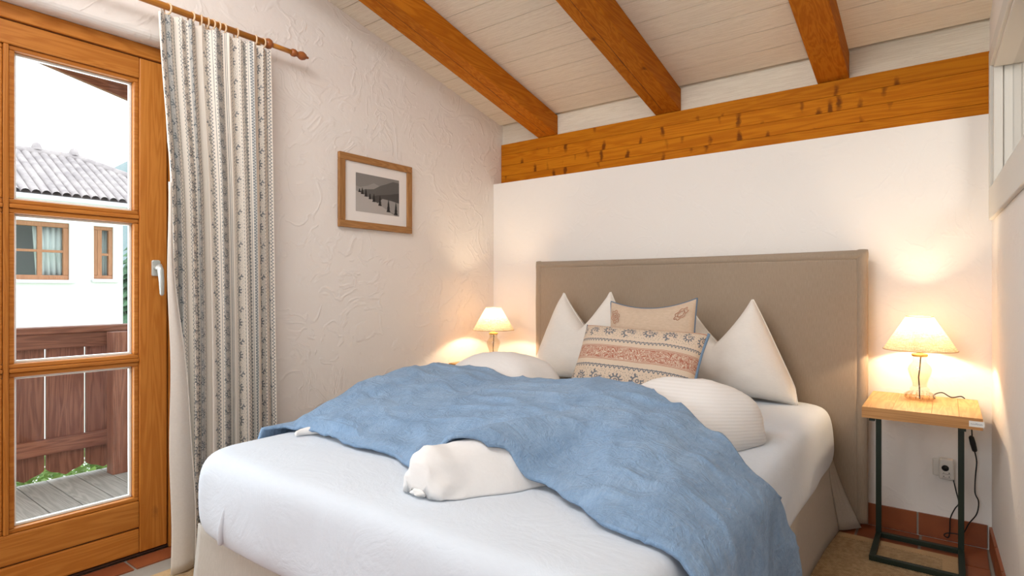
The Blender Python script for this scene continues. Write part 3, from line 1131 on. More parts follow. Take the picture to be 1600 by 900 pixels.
ii = 0.030
skirt_panel((BX0 + ii, BY0 + ii, 0), (BX1 - ii, BY0 + ii, 0), 60, lambda s_: 0.012 + 0.02 * (abs(2 * s_ - 1) ** 8), 1.0)
skirt_panel((BX1 - ii, BY0 + ii, 0), (BX1 - ii, BY1 - 0.10, 0), 60, lambda s_: 0.012 + 0.035 * s_ ** 6, 2.0)
skirt_panel((BX1 - ii, BY1 - 0.10, 0), (BX1 - ii, BY1, 0), 14, lambda s_: 0.047 + 0.082 * s_ ** 0.8, 2.0)
skirt_panel((BX0 + ii, BY1, 0), (BX0 + ii, BY0 + ii, 0), 60, lambda s_: 0.012, 3.0)
# headboard
HX0, HX1, HY0, HY1, HZ = -2.243, -0.343, 3.280, 3.375, 1.336
hb = MB().box(HX0, HX1, HY0, HY1, 0.02, HZ).build('headboard', M['headboard'], bed, bevel=0.018, segs=4)
# loose flange round the cover, with dog-eared corners
FLW = 0.038


def flange(path, w0, nrmf, nm):
    rows_ = []
    for k in range(7):
        q = k / 6
        row = []
        for i, p in enumerate(path):
            n_ = nrmf(i)
            row.append(Vector(p) + n_ * (w0(i) * q) + Vector((0, -0.010 * math.sin(q * math.pi) + 0.004 * noise.noise(Vector(p) * 6), 0)))
        rows_.append(row)
    return MB().grid(rows_).build(nm, M['headboard'], hb, smooth=True, solid=0.008)


fpath, fnorm, fwid = [], [], []
zi = HZ - 0.010
for q in range(41):
    fpath.append((HX0 + 0.010, HY0 + 0.012, lerp(0.03, zi, q / 40))); fnorm.append((-1, 0)); fwid.append(0.042)
for q in range(1, 8):
    a_ = q / 8 * math.pi / 2
    fpath.append((HX0 + 0.010, HY0 + 0.012, zi)); fnorm.append((-math.cos(a_), math.sin(a_))); fwid.append(0.042 * min(1 / max(math.cos(a_), 0.01), 1 / max(math.sin(a_), 0.01)) * 1.04)
for q in range(61):
    fpath.append((lerp(HX0 + 0.010, HX1 - 0.010, q / 60), HY0 + 0.012, zi)); fnorm.append((0, 1)); fwid.append(0.040 - 0.006 * math.sin(math.pi * q / 60))
for q in range(1, 8):
    a_ = q / 8 * math.pi / 2
    fpath.append((HX1 - 0.010, HY0 + 0.012, zi)); fnorm.append((math.sin(a_), math.cos(a_))); fwid.append(0.042 * min(1 / max(math.cos(a_), 0.01), 1 / max(math.sin(a_), 0.01)) * 1.04)
for q in range(41):
    fpath.append((HX1 - 0.010, HY0 + 0.012, lerp(zi, 0.03, q / 40))); fnorm.append((1, 0)); fwid.append(0.042)
flange(fpath, lambda i: fwid[i], lambda i: Vector((fnorm[i][0], 0.12, fnorm[i][1])), 'flange')

# ------------------------------------------------------------------ duvets (folded) and blue blanket
nearX = [-2.30, -2.16, -2.10, -1.89, -1.63, -1.476, -1.289, -1.135, -1.035, -0.982, -0.891, -0.7475, -0.64, -0.5376, -0.40, -0.10]
nearY = [1.15, 1.190, 1.285, 1.296, 1.271, 1.280, 1.215, 1.195, 1.245, 1.295, 1.326, 1.258, 1.193, 1.178, 1.165, 1.16]
farX = [-2.30, -2.14, -2.03, -1.82, -1.344, -1.098, -0.935, -0.727, -0.57, -0.45, -0.30, -0.10]
farY = [1.90, 1.98, 2.08, 2.10, 2.10, 2.09, 2.04, 1.90, 1.825, 1.80, 1.90, 2.02]
hX = [-2.17, -2.10, -2.03, -1.82, -1.587, -1.344, -1.098, -0.935, -0.727, -0.57, -0.45]
hH = [0.03, 0.135, 0.176, 0.160, 0.136, 0.152, 0.182, 0.178, 0.142, 0.078, 0.004]


def h_cloth(x, y):
    """height of the cloth over the sheet where the folded duvets carry it"""
    n_, f_ = interp(nearX, nearY, x), interp(farX, farY, x)
    t = max(0.0, min(1.15, (y - n_) / (f_ - n_)))
    rampv = 1 - max(0.0, 1 - t) ** (2.6 if x < -1.9 else 2.0)
    return interp(hX, hH, x) * rampv


def left_dims(y):
    """half width and height of the left duvet"""
    hgt = interp([1.33, 1.5, 1.8, 2.05, 2.28, 2.6], [0.045, 0.085, 0.120, 0.150, 0.238, 0.220], y)
    hw = interp([1.33, 1.7, 2.1, 2.6], [0.17, 0.24, 0.275, 0.275], y)
    return -1.835, hw, hgt


def r_dims(y):
    hgt = interp([1.12, 1.3, 1.8, 1.98, 2.18, 2.45], [0.128, 0.136, 0.140, 0.165, 0.222, 0.205], y)
    xc = -1.115 + (y - 1.17) * 0.325
    hw = interp([1.12, 1.3, 1.8, 2.1, 2.45], [0.085, 0.132, 0.200, 0.250, 0.245], y)
    return xc, hw, hgt


def sect(q, y, dims):
    """rounded section of a duvet, 1 in the middle, 0 at the side"""
    m_ = 1.0 if dims is left_dims else sstep(1.35, 1.85, y)
    return max(0.0, 1 - min(1.0, q) ** lerp(1.9, 2.6, m_)) ** lerp(0.78, 0.40, m_)


def top_of(dims, x, y):
    xc, hw, hgt = dims(y)
    return hgt * sect(abs(x - xc) / hw, y, dims)


def roll(dims, y0, y1, r0, r1, ny, seed):
    """plump closed body lying on the sheet: a rounded section carried along y, with rounded ends"""
    rows_ = []
    nn = 44
    for j in range(ny + 1):
        q = j / ny
        y = lerp(y0, y1, 0.5 - 0.5 * math.cos(math.pi * q))
        xc, hw, hgt = dims(y)
        e = 1.0
        if y < y0 + r0:
            e = max(0.0, 1 - ((y0 + r0 - y) / r0) ** 2.2) ** 0.5
        if y > y1 - r1:
            e = max(0.0, 1 - ((y - y1 + r1) / r1) ** 2.2) ** 0.5
        e = max(e, 0.02)
        eh = 0.25 + 0.75 * e
        row = []
        for i in range(nn):
            a = 2 * math.pi * i / nn
            c_, s_ = math.cos(a), math.sin(a)
            x = xc + hw * (0.35 + 0.65 * e) * c_ * (1.0 if s_ >= 0 else 0.90)
            if s_ >= 0:
                zz = hgt * e * sect(abs(c_), y, dims) + hgt * (1 - e) * 0.30
            else:
                zz = hgt * (1 - e) * 0.24 * abs(s_)
            cr = max(0.0, 1 - (y - y0) / 0.10) if seed == 9.0 else 0.0
            wv = cr * 0.016 * (1 - 2 * abs(noise.noise(Vector((x * 17, y * 13, zz * 26 + 3))))) + 0.008 * noise.noise(Vector((x * 8 + seed, y * 8, zz * 12))) + 0.004 * noise.noise(Vector((x * 22, y * 20 + seed, zz * 25)))
            row.append(Vector((x + wv * c_, y, BZT + 0.002 + max(0.0, zz + wv * max(0, s_)))))
        rows_.append(row)
    g = MB().grid(rows_, wrap=True)
    g.face(list(range(nn)))
    g.face([ny * nn + k_ for k_ in range(nn)][::-1])
    return g


d1 = thing('folded_duvet', 'folded white duvet under the blue blanket on the side of the wall picture', 'duvet', (-1.775, 1.95, BZT), 'folded duvets on the bed')
roll(left_dims, 1.315, 2.60, 0.10, 0.16, 60, 2.0).build('cover', M['duvet'], d1, smooth=True)
d2 = thing('folded_duvet', 'folded white ribbed duvet poking out of both ends of the blue blanket', 'duvet', (-0.95, 1.75, BZT), 'folded duvets on the bed')
roll(r_dims, 1.62, 2.34, 0.06, 0.17, 44, 5.0).build('ribbed_cover', M['ribbed'], d2, smooth=True)
roll(r_dims, 1.085, 1.66, 0.055, 0.05, 60, 9.0).build('plain_cover', M['duvet'], d2, smooth=True)
# gathered, knotted corners of the covers
for k, (px, py, pz_, sx_, sy_, sz_) in enumerate(((-1.178, 1.120, 0.040, 0.022, 0.016, 0.014), (-1.140, 1.098, 0.014, 0.032, 0.022, 0.011))):
    rows_ = []
    for j in range(13):
        th_ = math.pi * j / 12
        row = []
        for i in range(20):
            a_ = 2 * math.pi * i / 20
            d_ = Vector((math.sin(th_) * math.cos(a_), math.sin(th_) * math.sin(a_), math.cos(th_)))
            k_ = 1 + 0.45 * noise.noise(d_ * 2.3 + Vector((k * 7.0, 0, 0)))
            row.append(Vector((px + d_.x * sx_ * k_, py + d_.y * sy_ * k_, BZT + pz_ + d_.z * sz_ * k_)))
        rows_.append(row)
    MB().grid(rows_, wrap=True).build('cover_corner', M['duvet'], d2, smooth=True)
g = MB().tube([(-1.93, 1.36, BZT + 0.024), (-1.96, 1.315, BZT + 0.018), (-1.99, 1.27, BZT + 0.014), (-1.975, 1.245, BZT + 0.012)], [0.026, 0.018, 0.013, 0.010], 10)
g.build('cover_corner', M['duvet'], d1, smooth=True, sub=1)

NX, NY = 230, 120
XLb, XRb = BX0 - 0.022, BX1 + 0.026


def blanket_base(x, y):
    h = 0.0
    for dx, dy in ((0, 0), (0.025, 0), (-0.025, 0), (0, 0.025), (0, -0.025)):
        h += max(top_of(r_dims, x + dx, y + dy), top_of(left_dims, x + dx, y + dy) if y > 1.33 else 0.0)
    h /= 5
    h = max(h, top_of(r_dims, x, y) if y > 1.08 else 0, (top_of(left_dims, x, y) - 0.004) if y > 1.33 else 0)
    br = h_cloth(x, y)
    k = 60.0
    return max(br, h, math.log(math.exp(k * h) + math.exp(k * br)) / k - 0.0115)


def edge_drop(x):
    """mattress edge rounding"""
    d = 0.0
    if x < BX0 + 0.10:
        d = 0.05 * ((BX0 + 0.10 - x) / 0.10) ** 2
    if x > BX1 - 0.10:
        d = 0.05 * ((x - BX1 + 0.10) / 0.10) ** 2
    return d


pts = []
S0, S1 = -0.26, (XRb - XLb) + 0.42          # arc parameter along the cloth across the bed
for j in range(NY + 1):
    t = j / NY
    row = []
    for i in range(NX + 1):
        s_ = lerp(S0, S1, i / NX)
        xt = XLb + s_
        nearv = interp(nearX, nearY, xt)
        farv = interp(farX, farY, xt)
        y = lerp(nearv, farv, t)
        wr = 0.0085 * noise.fractal(Vector((xt * 5 + 2 * y, y * 9 - xt * 3, 1.7)), 0.9, 2.1, 4) + 0.006 * noise.noise(Vector((xt * 3.1, y * 5.0, 4.2)))
        rid = 1 - abs(noise.noise(Vector((xt * 4.2 + y * 5, y * 4 - xt * 3.1, 8.1))))
        wr += 0.011 * rid ** 7
        # small gathers along the near hem
        wr += 0.0035 * math.exp(-t / 0.08) * math.sin(xt * 60 + 4 * math.sin(xt * 7))
        RD = 0.085
        if xt < XLb:
            over = XLb - xt
            p = Vector((XLb - 0.010 - 0.004 * math.sin(y * 25), y, BZT - 0.065 - over))
            p.x -= wr
        else:
            hem = 0.010 * min(1.0, t / 0.04) ** 0.5
            up_ = 0.012 + hem
            sa = xt - (XRb - RD)
            if sa <= 0:
                z = BZT + up_ + blanket_base(xt, y) - (edge_drop(xt) if xt < -1.3 else 0.0) + max(-0.004, wr)
                p = Vector((xt, y, z))
            else:
                ang_ = min(math.pi / 2, sa / RD)
                over = max(0.0, sa - RD * math.pi / 2)
                rr_ = RD + 0.006 + max(-0.003, wr)
                p = Vector((XRb - RD + rr_ * math.sin(ang_), y, BZT + up_ * 0.6 - RD + rr_ * math.cos(ang_) + blanket_base(min(xt, XRb), y) * math.cos(ang_)))
                p.x += 0.08 * over + 0.016 * math.sin(y * 17 + 2 * over) * min(1, over * 5)
                p.y += over * 0.10 * (t - 0.3)
                p.z -= over
        row.append(p)
    pts.append(row)
# relax the cloth a little so that it turns softly over the edges
for it in range(5):
    q = [[p.copy() for p in r] for r in pts]
    for j in range(1, NY):
        for i in range(1, NX):
            avg = (q[j - 1][i] + q[j + 1][i] + q[j][i - 1] + q[j][i + 1]) / 4
            pts[j][i] = q[j][i].lerp(avg, 0.35)
for row in pts:
    for p in row:
        if XLb + 0.02 < p.x < XRb - 0.13 and p.z > BZT - 0.03:
            hh = 0.0
            if p.y > 1.075:
                hh = top_of(r_dims, p.x, p.y)
            if p.y > 1.315:
                hh = max(hh, top_of(left_dims, p.x, p.y))
            p.z = max(p.z, BZT + 0.020 + hh)
bl = MB().grid(pts).build('blanket', M['blue'], smooth=True, solid=0.012, loc=(-1.28, 1.6, BZT))
for q in bl.modifiers:
    q.offset = -0.6
tag(bl, 'rumpled blue washed-linen blanket draped across the middle of the bed', 'blanket')


# ------------------------------------------------------------------ pillows
def pillow(w_, h_, T, n=44, k=0.07, uvfront=False, chop=0.0, pinch=0.0, pw=0.5, seed=0.0, wrk=0.010, sag=0.0, low=0.0):
    """upright cushion: x width, z height from 0, front towards -y. returns MB and list of rim points"""
    g = MB()
    rim = []
    sides = []
    for sd in (-1, 1):
        P_ = []
        for j in range(n + 1):
            bb = -1 + 2 * j / n
            bb = math.sin(bb * math.pi / 2) * 0.55 + bb * 0.45
            row = []
            for i in range(n + 1):
                a = -1 + 2 * i / n
                a = math.sin(a * math.pi / 2) * 0.55 + a * 0.45
                x = a * w_ * (1 - k * (1 - bb * bb) * abs(a) ** 3)
                z = bb * h_ * (1 - k * (1 - a * a) * abs(bb) ** 3)
                th = T * max(0.0, (1 - a ** 4) * (1 - bb ** 4)) ** pw
                f = (bb + 1) / 2
                if chop:
                    qq = max(0.0, (f - 0.15) / 0.85) ** 1.25
                    x *= 1 - pinch * qq
                    z -= chop * max(0.0, 1 - abs(a) / 0.95) ** 0.9 * qq
                    if a < 0:
                        z -= low * qq * abs(a)
                    th *= 1 - 0.25 * qq + 0.10 * math.exp(-((abs(a) - 0.7) / 0.25) ** 2) * qq
                if sag:
                    z -= sag * (1 - a * a) * sstep(0.4, 1.0, f)
                inner = (1 - a ** 4) * (1 - bb ** 4)
                wv = wrk * inner * (noise.noise(Vector((x * 9 + seed, z * 9, sd * 3.0))) + 0.6 * noise.noise(Vector((x * 21, z * 17 + seed, sd))))
                row.append(Vector((x, sd * th + wv, z + h_)))
            P_.append(row)
        sides.append(P_)
    for sd, P_ in zip((-1, 1), sides):
        uvf = (lambda r_, c_: (c_ / n * 2 * w_, r_ / n * 2 * h_)) if uvfront else None
        g.grid(P_, uvf, flip=(sd > 0))
    Q = sides[0]
    rim = [Q[0][i] for i in range(n)] + [Q[j][n] for j in range(n)] + [Q[n][n - i] for i in range(n)] + [Q[n - j][0] for j in range(n)]
    return g, rim


def pose(x, y, z, tilt, roll=0.0, yaw=0.0):
    return Matrix.Translation((x, y, z)) @ Matrix.Rotation(yaw, 4, 'Z') @ Matrix.Rotation(-tilt, 4, 'X') @ Matrix.Rotation(roll, 4, 'Y')


ZM = BZT + 0.004
g, rim = pillow(0.375, 0.272, 0.115, chop=0.20, pinch=0.55, seed=1.0)
Mx = pose(-1.780, 3.085, ZM, 0.10, -0.02)
o = thing('pillow', 'white pillow with two pointed corners standing on the side of the wall picture', 'pillow', (-1.78, 3.085, ZM), 'white bed pillows')
g.xform(Mx).build('case', M['pillow'], o, smooth=True)
MB().tube([Mx @ p for p in rim + rim[:1]], 0.0035, 6).build('seam', M['pillow'], o, smooth=True)
g, rim = pillow(0.390, 0.255, 0.130, chop=0.22, pinch=0.56, seed=5.0, low=0.03)
Mx = pose(-0.968, 3.070, ZM, 0.10, 0.0)
o = thing('pillow', 'white pillow with a pointed corner standing on the side of the wooden nightstand', 'pillow', (-0.965, 3.07, ZM), 'white bed pillows')
g.xform(Mx).build('case', M['pillow'], o, smooth=True)
MB().tube([Mx @ p for p in rim + rim[:1]], 0.0035, 6).build('seam', M['pillow'], o, smooth=True)

g, rim = pillow(0.245, 0.250, 0.065, k=0.05, seed=9.0, sag=0.035, wrk=0.006)
Mx = pose(-1.245, 2.835, ZM + 0.014, 0.19, -0.045)
o = thing('cushion', 'plain beige cushion with blue piping and stitched corners behind the patterned cushion', 'cushion', (-1.24, 2.835, ZM))
cb = g.xform(Mx).build('case', M['beige'], o, smooth=True)
MB().tube([Mx @ p for p in rim + rim[:1]], 0.0045, 6).build('piping', M['piping'], o, smooth=True)
# stitched emblems in two upper corners: small rust rosettes of petals
rust = newmat('rust_thread', (0.40, 0.12, 0.06), 0.9)[0]


def front_y(a, bb, T=0.065):
    return -T * max(0.0, (1 - a ** 4) * (1 - bb ** 4)) ** 0.5 - 0.0065


def emblem(ca, cb_, rx, rz, rot, rings_, petals):
    g = MB()
    for rr in rings_:
        path = []
        for i in range(49):
            a = 2 * math.pi * i / 48
            q = rr * (1 + 0.16 * math.sin(a * petals))
            ex, ez = q * rx * math.cos(a), q * rz * math.sin(a)
            xx = ex * math.cos(rot) - ez * math.sin(rot)
            zz = ex * math.sin(rot) + ez * math.cos(rot)
            x, z = ca * 0.245 + xx, cb_ * 0.25 + zz
            aa, bb = x / 0.245, z / 0.25
            z2 = z - 0.035 * (1 - aa * aa) * sstep(0.4, 1.0, (bb + 1) / 2)
            path.append(Vector((x, front_y(aa, bb) - 0.001, z2 + 0.25)))
        g.tube(path, 0.0011, 5, cap=False)
    g.xform(Mx).build('emblem', rust, o, smooth=True)


emblem(-0.76, 0.66, 0.024, 0.036, 0.1, (1.0, 0.60, 0.22), 6)
emblem(0.74, 0.70, 0.038, 0.020, 0.75, (1.0, 0.55), 7)

g, rim = pillow(0.335, 0.198, 0.085, k=0.05, uvfront=True, seed=14.0, wrk=0.007)
Mx = pose(-1.245, 2.545, ZM + 0.012, 0.50, 0.03, -0.03)
o = thing('cushion', 'long cream cushion with blue paisley and rust printed bands leaning in front', 'cushion', (-1.225, 2.545, ZM))
g.xform(Mx).build('case', M['print'], o, smooth=True)
n4 = 44
side_r = [Mx @ p for p in rim[n4:2 * n4 + 1]]
side_l = [Mx @ p for p in rim[3 * n4:] + rim[:1]]
MB().tube(side_r, 0.0075, 8).build('piping', newmat('blue_edge_band', (0.17, 0.25, 0.35), 0.85)[0], o, smooth=True)
MB().tube(side_l, 0.004, 6).build('piping', M['piping'], o, smooth=True)


# ------------------------------------------------------------------ table lamps
def lamp(x, y, z, label):
    t = thing('table_lamp', label, 'lamp', (x, y, z), 'table lamps beside the bed')
    outer = [(0.0, 0.0), (0.050, 0.0), (0.058, 0.008), (0.059, 0.020), (0.050, 0.031), (0.037, 0.037), (0.036, 0.042), (0.0385, 0.047), (0.034, 0.053), (0.028, 0.060), (0.029, 0.075), (0.036, 0.098), (0.0445, 0.122), (0.047, 0.138), (0.043, 0.153), (0.032, 0.167), (0.0275, 0.174), (0.0285, 0.180), (0.029, 0.190), (0.027, 0.196)]
    inner = [(0.024, 0.196), (0.025, 0.178), (0.029, 0.166), (0.040, 0.151), (0.044, 0.138), (0.041, 0.122), (0.033, 0.098), (0.026, 0.075), (0.025, 0.060), (0.0, 0.052)]
    MB().lathe(outer + inner, (x, y, z), 32).build('glass_base', M['lampglass'], t, smooth=True)
    ft = MB()
    for k in range(14):
        q = 2 * math.pi * k / 14
        ft.tube([(x + 0.040 * math.cos(q), y + 0.040 * math.sin(q), z + 0.034), (x + 0.0565 * math.cos(q), y + 0.0565 * math.sin(q), z + 0.022), (x + 0.057 * math.cos(q), y + 0.057 * math.sin(q), z + 0.008)], [0.003, 0.0045, 0.003], 6)
    ft.build('foot_flutes', M['lampglass'], t, smooth=True)
    MB().lathe([(0, 0.196), (0.030, 0.196), (0.031, 0.199), (0.031, 0.206), (0.029, 0.209), (0.013, 0.211), (0.012, 0.222), (0.0, 0.222)], (x, y, z), 24).build('brass_cap', M['brass'], t, smooth=True)
    MB().tube([(x + 0.004, y, z + 0.196), (x + 0.001, y, z + 0.15), (x - 0.004, y, z + 0.10), (x - 0.001, y, z + 0.05), (x, y, z + 0.003)], 0.0028, 8).build('inner_cord', M['black'], t, smooth=True)
    MB().lathe([(0, 0.222), (0.014, 0.222), (0.014, 0.250), (0.0, 0.250)], (x, y, z), 16).build('lamp_holder', M['plastic'], t, smooth=True)
    MB().lathe([(0.010, 0.250), (0.017, 0.260), (0.019, 0.270), (0.014, 0.280), (0.0, 0.285)], (x, y, z), 16).build('bulb', M['bulb'], t, smooth=True)
    zb_, zt_, rb_, rt_ = 0.226, 0.378, 0.141, 0.052
    sh = MB()
    prof_ = [(lerp(rb_, rt_, q / 10), lerp(zb_, zt_, q / 10)) for q in range(11)]
    s_o = sh.lathe(prof_, (x, y, z), 48).build('shade', M['shade'], t, smooth=True)
    rimm = newmat('shade_rim', (0.40, 0.27, 0.14), 0.8)[0] if 'shade_rim' not in bpy.data.materials else bpy.data.materials['shade_rim']
    for rr, zz in ((rb_, zb_), (rt_, zt_)):
        MB().tube([(x + rr * math.cos(2 * math.pi * k / 48), y + rr * math.sin(2 * math.pi * k / 48), z + zz) for k in range(49)], 0.0016, 6, cap=False).build('rim', rimm, s_o, smooth=True)
    sp_ = MB()
    for k in range(3):
        q = 2 * math.pi * k / 3 + 0.4
        sp_.tube([(x + 0.014 * math.cos(q), y + 0.014 * math.sin(q), z + 0.245), (x + 0.095 * math.cos(q), y + 0.095 * math.sin(q), z + 0.300)], 0.0014, 5)
    sp_.build('shade_carrier', M['brass'], t)
    d = bpy.data.lights.new('lamp_light', 'POINT')
    d.energy = 7.6
    d.color = (1.0, 0.77, 0.52)
    d.shadow_soft_size = 0.016
    lo = bpy.data.objects.new('lamp_light', d)
    COL.objects.link(lo)
    lo.location = (x, y, z + 0.305)
    return t


# ------------------------------------------------------------------ nightstands
def nightstand(x0, x1, y0, y1, zt, label, sticker=False):
    t = thing('side_table', label, 'table', ((x0 + x1) / 2, (y0 + y1) / 2, 0), 'wood and steel side tables')
    tp = None
    cols = 4
    th = 0.046
    xa, xb = x0 + 0.020, x1 - 0.020
    top = MB().box(x0, x1, y0, y0 + 0.018, zt - th, zt - 0.001).box(x0, x1, y1 - 0.018, y1, zt - th, zt - 0.001).box(x0, x0 + 0.018, y0 + 0.018, y1 - 0.018, zt - th, zt - 0.001).box(x1 - 0.018, x1, y0 + 0.018, y1 - 0.018, zt - th, zt - 0.001).box(x0 + 0.018, x1 - 0.018, y0 + 0.018, y1 - 0.018, zt - th, zt - 0.006).build('table_top', M['mango_x'], t)
    # staves of the top
    ws = [0.0, 0.27, 0.60, 0.82, 1.0]
    for q in range(4):
        for r in range(2):
            s0, s1 = (0.0, 0.52) if (q + r) % 2 == 0 else (0.0, 0.52)
            ya = lerp(y0, y1, 0.0 if r == 0 else 0.5)
            yb = lerp(y0, y1, 0.5 if r == 0 else 1.0)
            MB().box(lerp(x0, x1, ws[q]) + 0.0004, lerp(x0, x1, ws[q + 1]) - 0.0004, ya + 0.0004, yb - 0.0004, zt - 0.006, zt).build('stave', M['mango'], top, bevel=0.001)
    lw = 0.022
    yl = y1 - 0.135
    for xx in (x0 + 0.022, x1 - 0.072):
        MB().box(xx, xx + lw, yl, yl + lw, 0.030, zt - th).build('leg', M['metal'], t, bevel=0.0015)
        MB().box(xx, xx + lw, y0 + 0.045, yl + lw, 0.008, 0.030).build('foot', M['metal'], t, bevel=0.0015)
        MB().box(xx, xx + lw, y0 + 0.045, yl, zt - th - 0.020, zt - th).build('support', M['metal'], t, bevel=0.0015)
    for yy in (yl, y0 + 0.045):
        MB().box(x0 + 0.022 + lw, x1 - 0.072, yy, yy + lw, 0.008, 0.030).build('crossbar', M['metal'], t, bevel=0.0015)
    if sticker:
        pa = pt(1514, 664, Y=y0)
        sk = MB().box(pa.x, pa.x + 0.047, y0 - 0.0012, y0, zt - 0.034, zt - 0.012).build('maker_label', newmat('silver_label', (0.72, 0.71, 0.68), 0.4, 0.4)[0], top)
        # the print is too small to read in the place: a row of short dark strokes
        g = MB()
        inkm = newmat('label_ink', (0.10, 0.12, 0.17), 0.6)[0]
        for q, hq in enumerate((4, 4, 4, 4, 6.5, 7, 4, 4, 4, 4)):
            xq = pa.x + 0.0055 + q * 0.0037
            g.box(xq, xq + 0.0010, y0 - 0.0016, y0 - 0.0012, zt - 0.0255, zt - 0.0255 + hq * 0.001)
            g.box(xq + 0.0010, xq + 0.0026, y0 - 0.0016, y0 - 0.0012, zt - 0.0255 + (0.0 if q % 2 else 0.003), zt - 0.0245 + (0.0 if q % 2 else 0.003))
        g.build('lettering', inkm, top)
    return t


TZ = 0.676
nightstand(-0.290, 0.112, 2.865, 3.345, TZ, 'wooden-topped nightstand on dark steel legs beside the headboard near the inner window', True)
nightstand(-2.712, -2.300, 2.87, 3.345, TZ, 'wooden-topped nightstand in the corner, mostly hidden behind the bed')
lp = pt(1437, 624, Z=TZ)
lamp(lp.x, lp.y, TZ, 'lit lamp with clear glass base on the nightstand near the inner window')
lpl = pt(771, 520, Y=3.06)
lamp(lpl.x, lpl.y, TZ, 'lit lamp in the room corner between the picture wall and the headboard')
# lamp cords
cY = YB - 0.02
g = MB()
path = [Vector((lp.x + 0.055, lp.y + 0.005, TZ + 0.010)), pt(1459, 617, Y=lp.y + 0.05), pt(1472, 613.5, Y=lp.y + 0.09), pt(1487, 621, Y=3.335), Vector((0.06, 3.366, TZ + 0.004)), Vector((0.085, 3.366, 0.62))]
path += [pt(1519, 684, Y=3.36)]


def smooth_path(P_, n=8):
    P_ = [Vector(p) for p in P_]
    out = []
    for i in range(len(P_) - 1):
        p0, p1, p2, p3 = P_[max(0, i - 1)], P_[i], P_[i + 1], P_[min(len(P_) - 1, i + 2)]
        for k in range(n):
            t = k / n
            out.append(0.5 * ((2 * p1) + (p2 - p0) * t + (2 * p0 - 5 * p1 + 4 * p2 - p3) * t * t + (3 * p1 - p0 - 3 * p2 + p3) * t ** 3))
    out.append(P_[-1])
    return out


cord = thing('lamp_cord', 'thin black cord with inline switch running from lamp to wall socket', 'cord', (0.09, 3.36, 0.0))
MB().tube(smooth_path(path), 0.0026, 8).build('cable', M['black'], cord, smooth=True)
sw0, sw1 = pt(1517.5, 683, Y=3.36), pt(1523, 704, Y=3.36)
dv = (sw1 - sw0)
MB().tube([sw0 - dv * 0.1, sw0, sw0 + dv * 0.5, sw1, sw1 + dv * 0.1], [0.005, 0.010, 0.0115, 0.010, 0.005], 10).build('switch', M['black'], cord, smooth=True)
low = [(1523, 706), (1526, 722), (1524, 745), (1523.5, 770), (1529, 784), (1526, 803), (1514, 818), (1504, 834), (1490, 833.5), (1480, 833), (1475, 836), (1481, 840), (1484, 832), (1485, 810), (1492, 795), (1498, 786), (1494, 768), (1489, 748), (1484, 738)]
path2 = [pt(u, v_, Y=3.358) for u, v_ in low]
MB().tube(smooth_path(path2), 0.0026, 8).build('cable', M['black'], cord, smooth=True)
plug = pt(1477, 731, Y=3.352)
MB().lathe([(0, 0.034), (0.018, 0.034), (0.018, 0.012), (0.012, 0.0), (0.0, -0.004)], (plug.x, plug.y - 0.012, plug.z), 20, 1).build('plug', M['black'], cord, smooth=True)

# socket with adapter
s0, s1 = pt(1457, 713, Y=YB), pt(1480, 744, Y=YB)
so = thing('wall_socket', 'cream wall socket with white three-way adapter behind the nightstand', 'socket', ((s0.x + s1.x) / 2, YB, s1.z))
MB().box(s0.x, s0.x + 0.080, YB - 0.010, YB, s1.z - 0.002, s1.z + 0.078).build('socket_plate', M['plastic'], so, bevel=0.006, segs=3)
a0_, a1_ = pt(1467, 716, Y=YB - 0.045), pt(1491, 752, Y=YB - 0.045)
ax0, ax1 = a0_.x, a1_.x
ad = MB().box(ax0, ax1, YB - 0.046, YB - 0.010, a1_.z, a0_.z).build('adapter', newmat('adapter_white', (0.72, 0.69, 0.64), 0.35)[0], so, bevel=0.008, segs=3)
MB().lathe([(0.0215, 0), (0.0215, -0.003), (0.019, -0.003), (0.019, 0)], (plug.x, YB - 0.0455, plug.z), 24, 1).build('recess_ring', M['plastic'], ad)
for zz in (0.016, 0.033):
    for xx in (-0.010, 0.010):
        MB().lathe([(0.0, -0.0006), (0.0022, -0.0006), (0.0022, 0.001)], ((ax0 + ax1) / 2 + xx, YB - 0.0462, a1_.z + zz), 10, 1).build('pin_hole', M['black'], ad)
    MB().box((ax0 + ax1) / 2 - 0.016, (ax0 + ax1) / 2 + 0.016, YB - 0.0466, YB - 0.0458, a1_.z + zz - 0.0065, a1_.z + zz - 0.0055).build('outlet_groove', M['gap'], ad)


# ------------------------------------------------------------------ rugs
def rug(x0, x1, y0, y1, label):
    t = thing('sisal_rug', label, 'rug', ((x0 + x1) / 2, (y0 + y1) / 2, 0), 'sisal rugs beside the bed')
    bw = 0.055
    MB().box(x0 + bw, x1 - bw, y0 + bw, y1 - bw, 0.0015, 0.0065).build('woven_field', M['sisal'], t)
    for a in ((x0, x1, y1 - bw, y1), (x0, x1, y0, y0 + bw), (x0, x0 + bw, y0 + bw, y1 - bw), (x1 - bw, x1, y0 + bw, y1 - bw)):
        MB().box(*a, 0.0015, 0.0072).build('binding', M['sisal_edge'], t, bevel=0.002)


rug(-0.56, 0.040, 1.55, 3.172, 'tan sisal rug with woven centre under the nightstand near the inner window')
rug(-2.595, -2.02, -0.3, 1.62, 'tan sisal rug on the tiles between the balcony door and the bed')

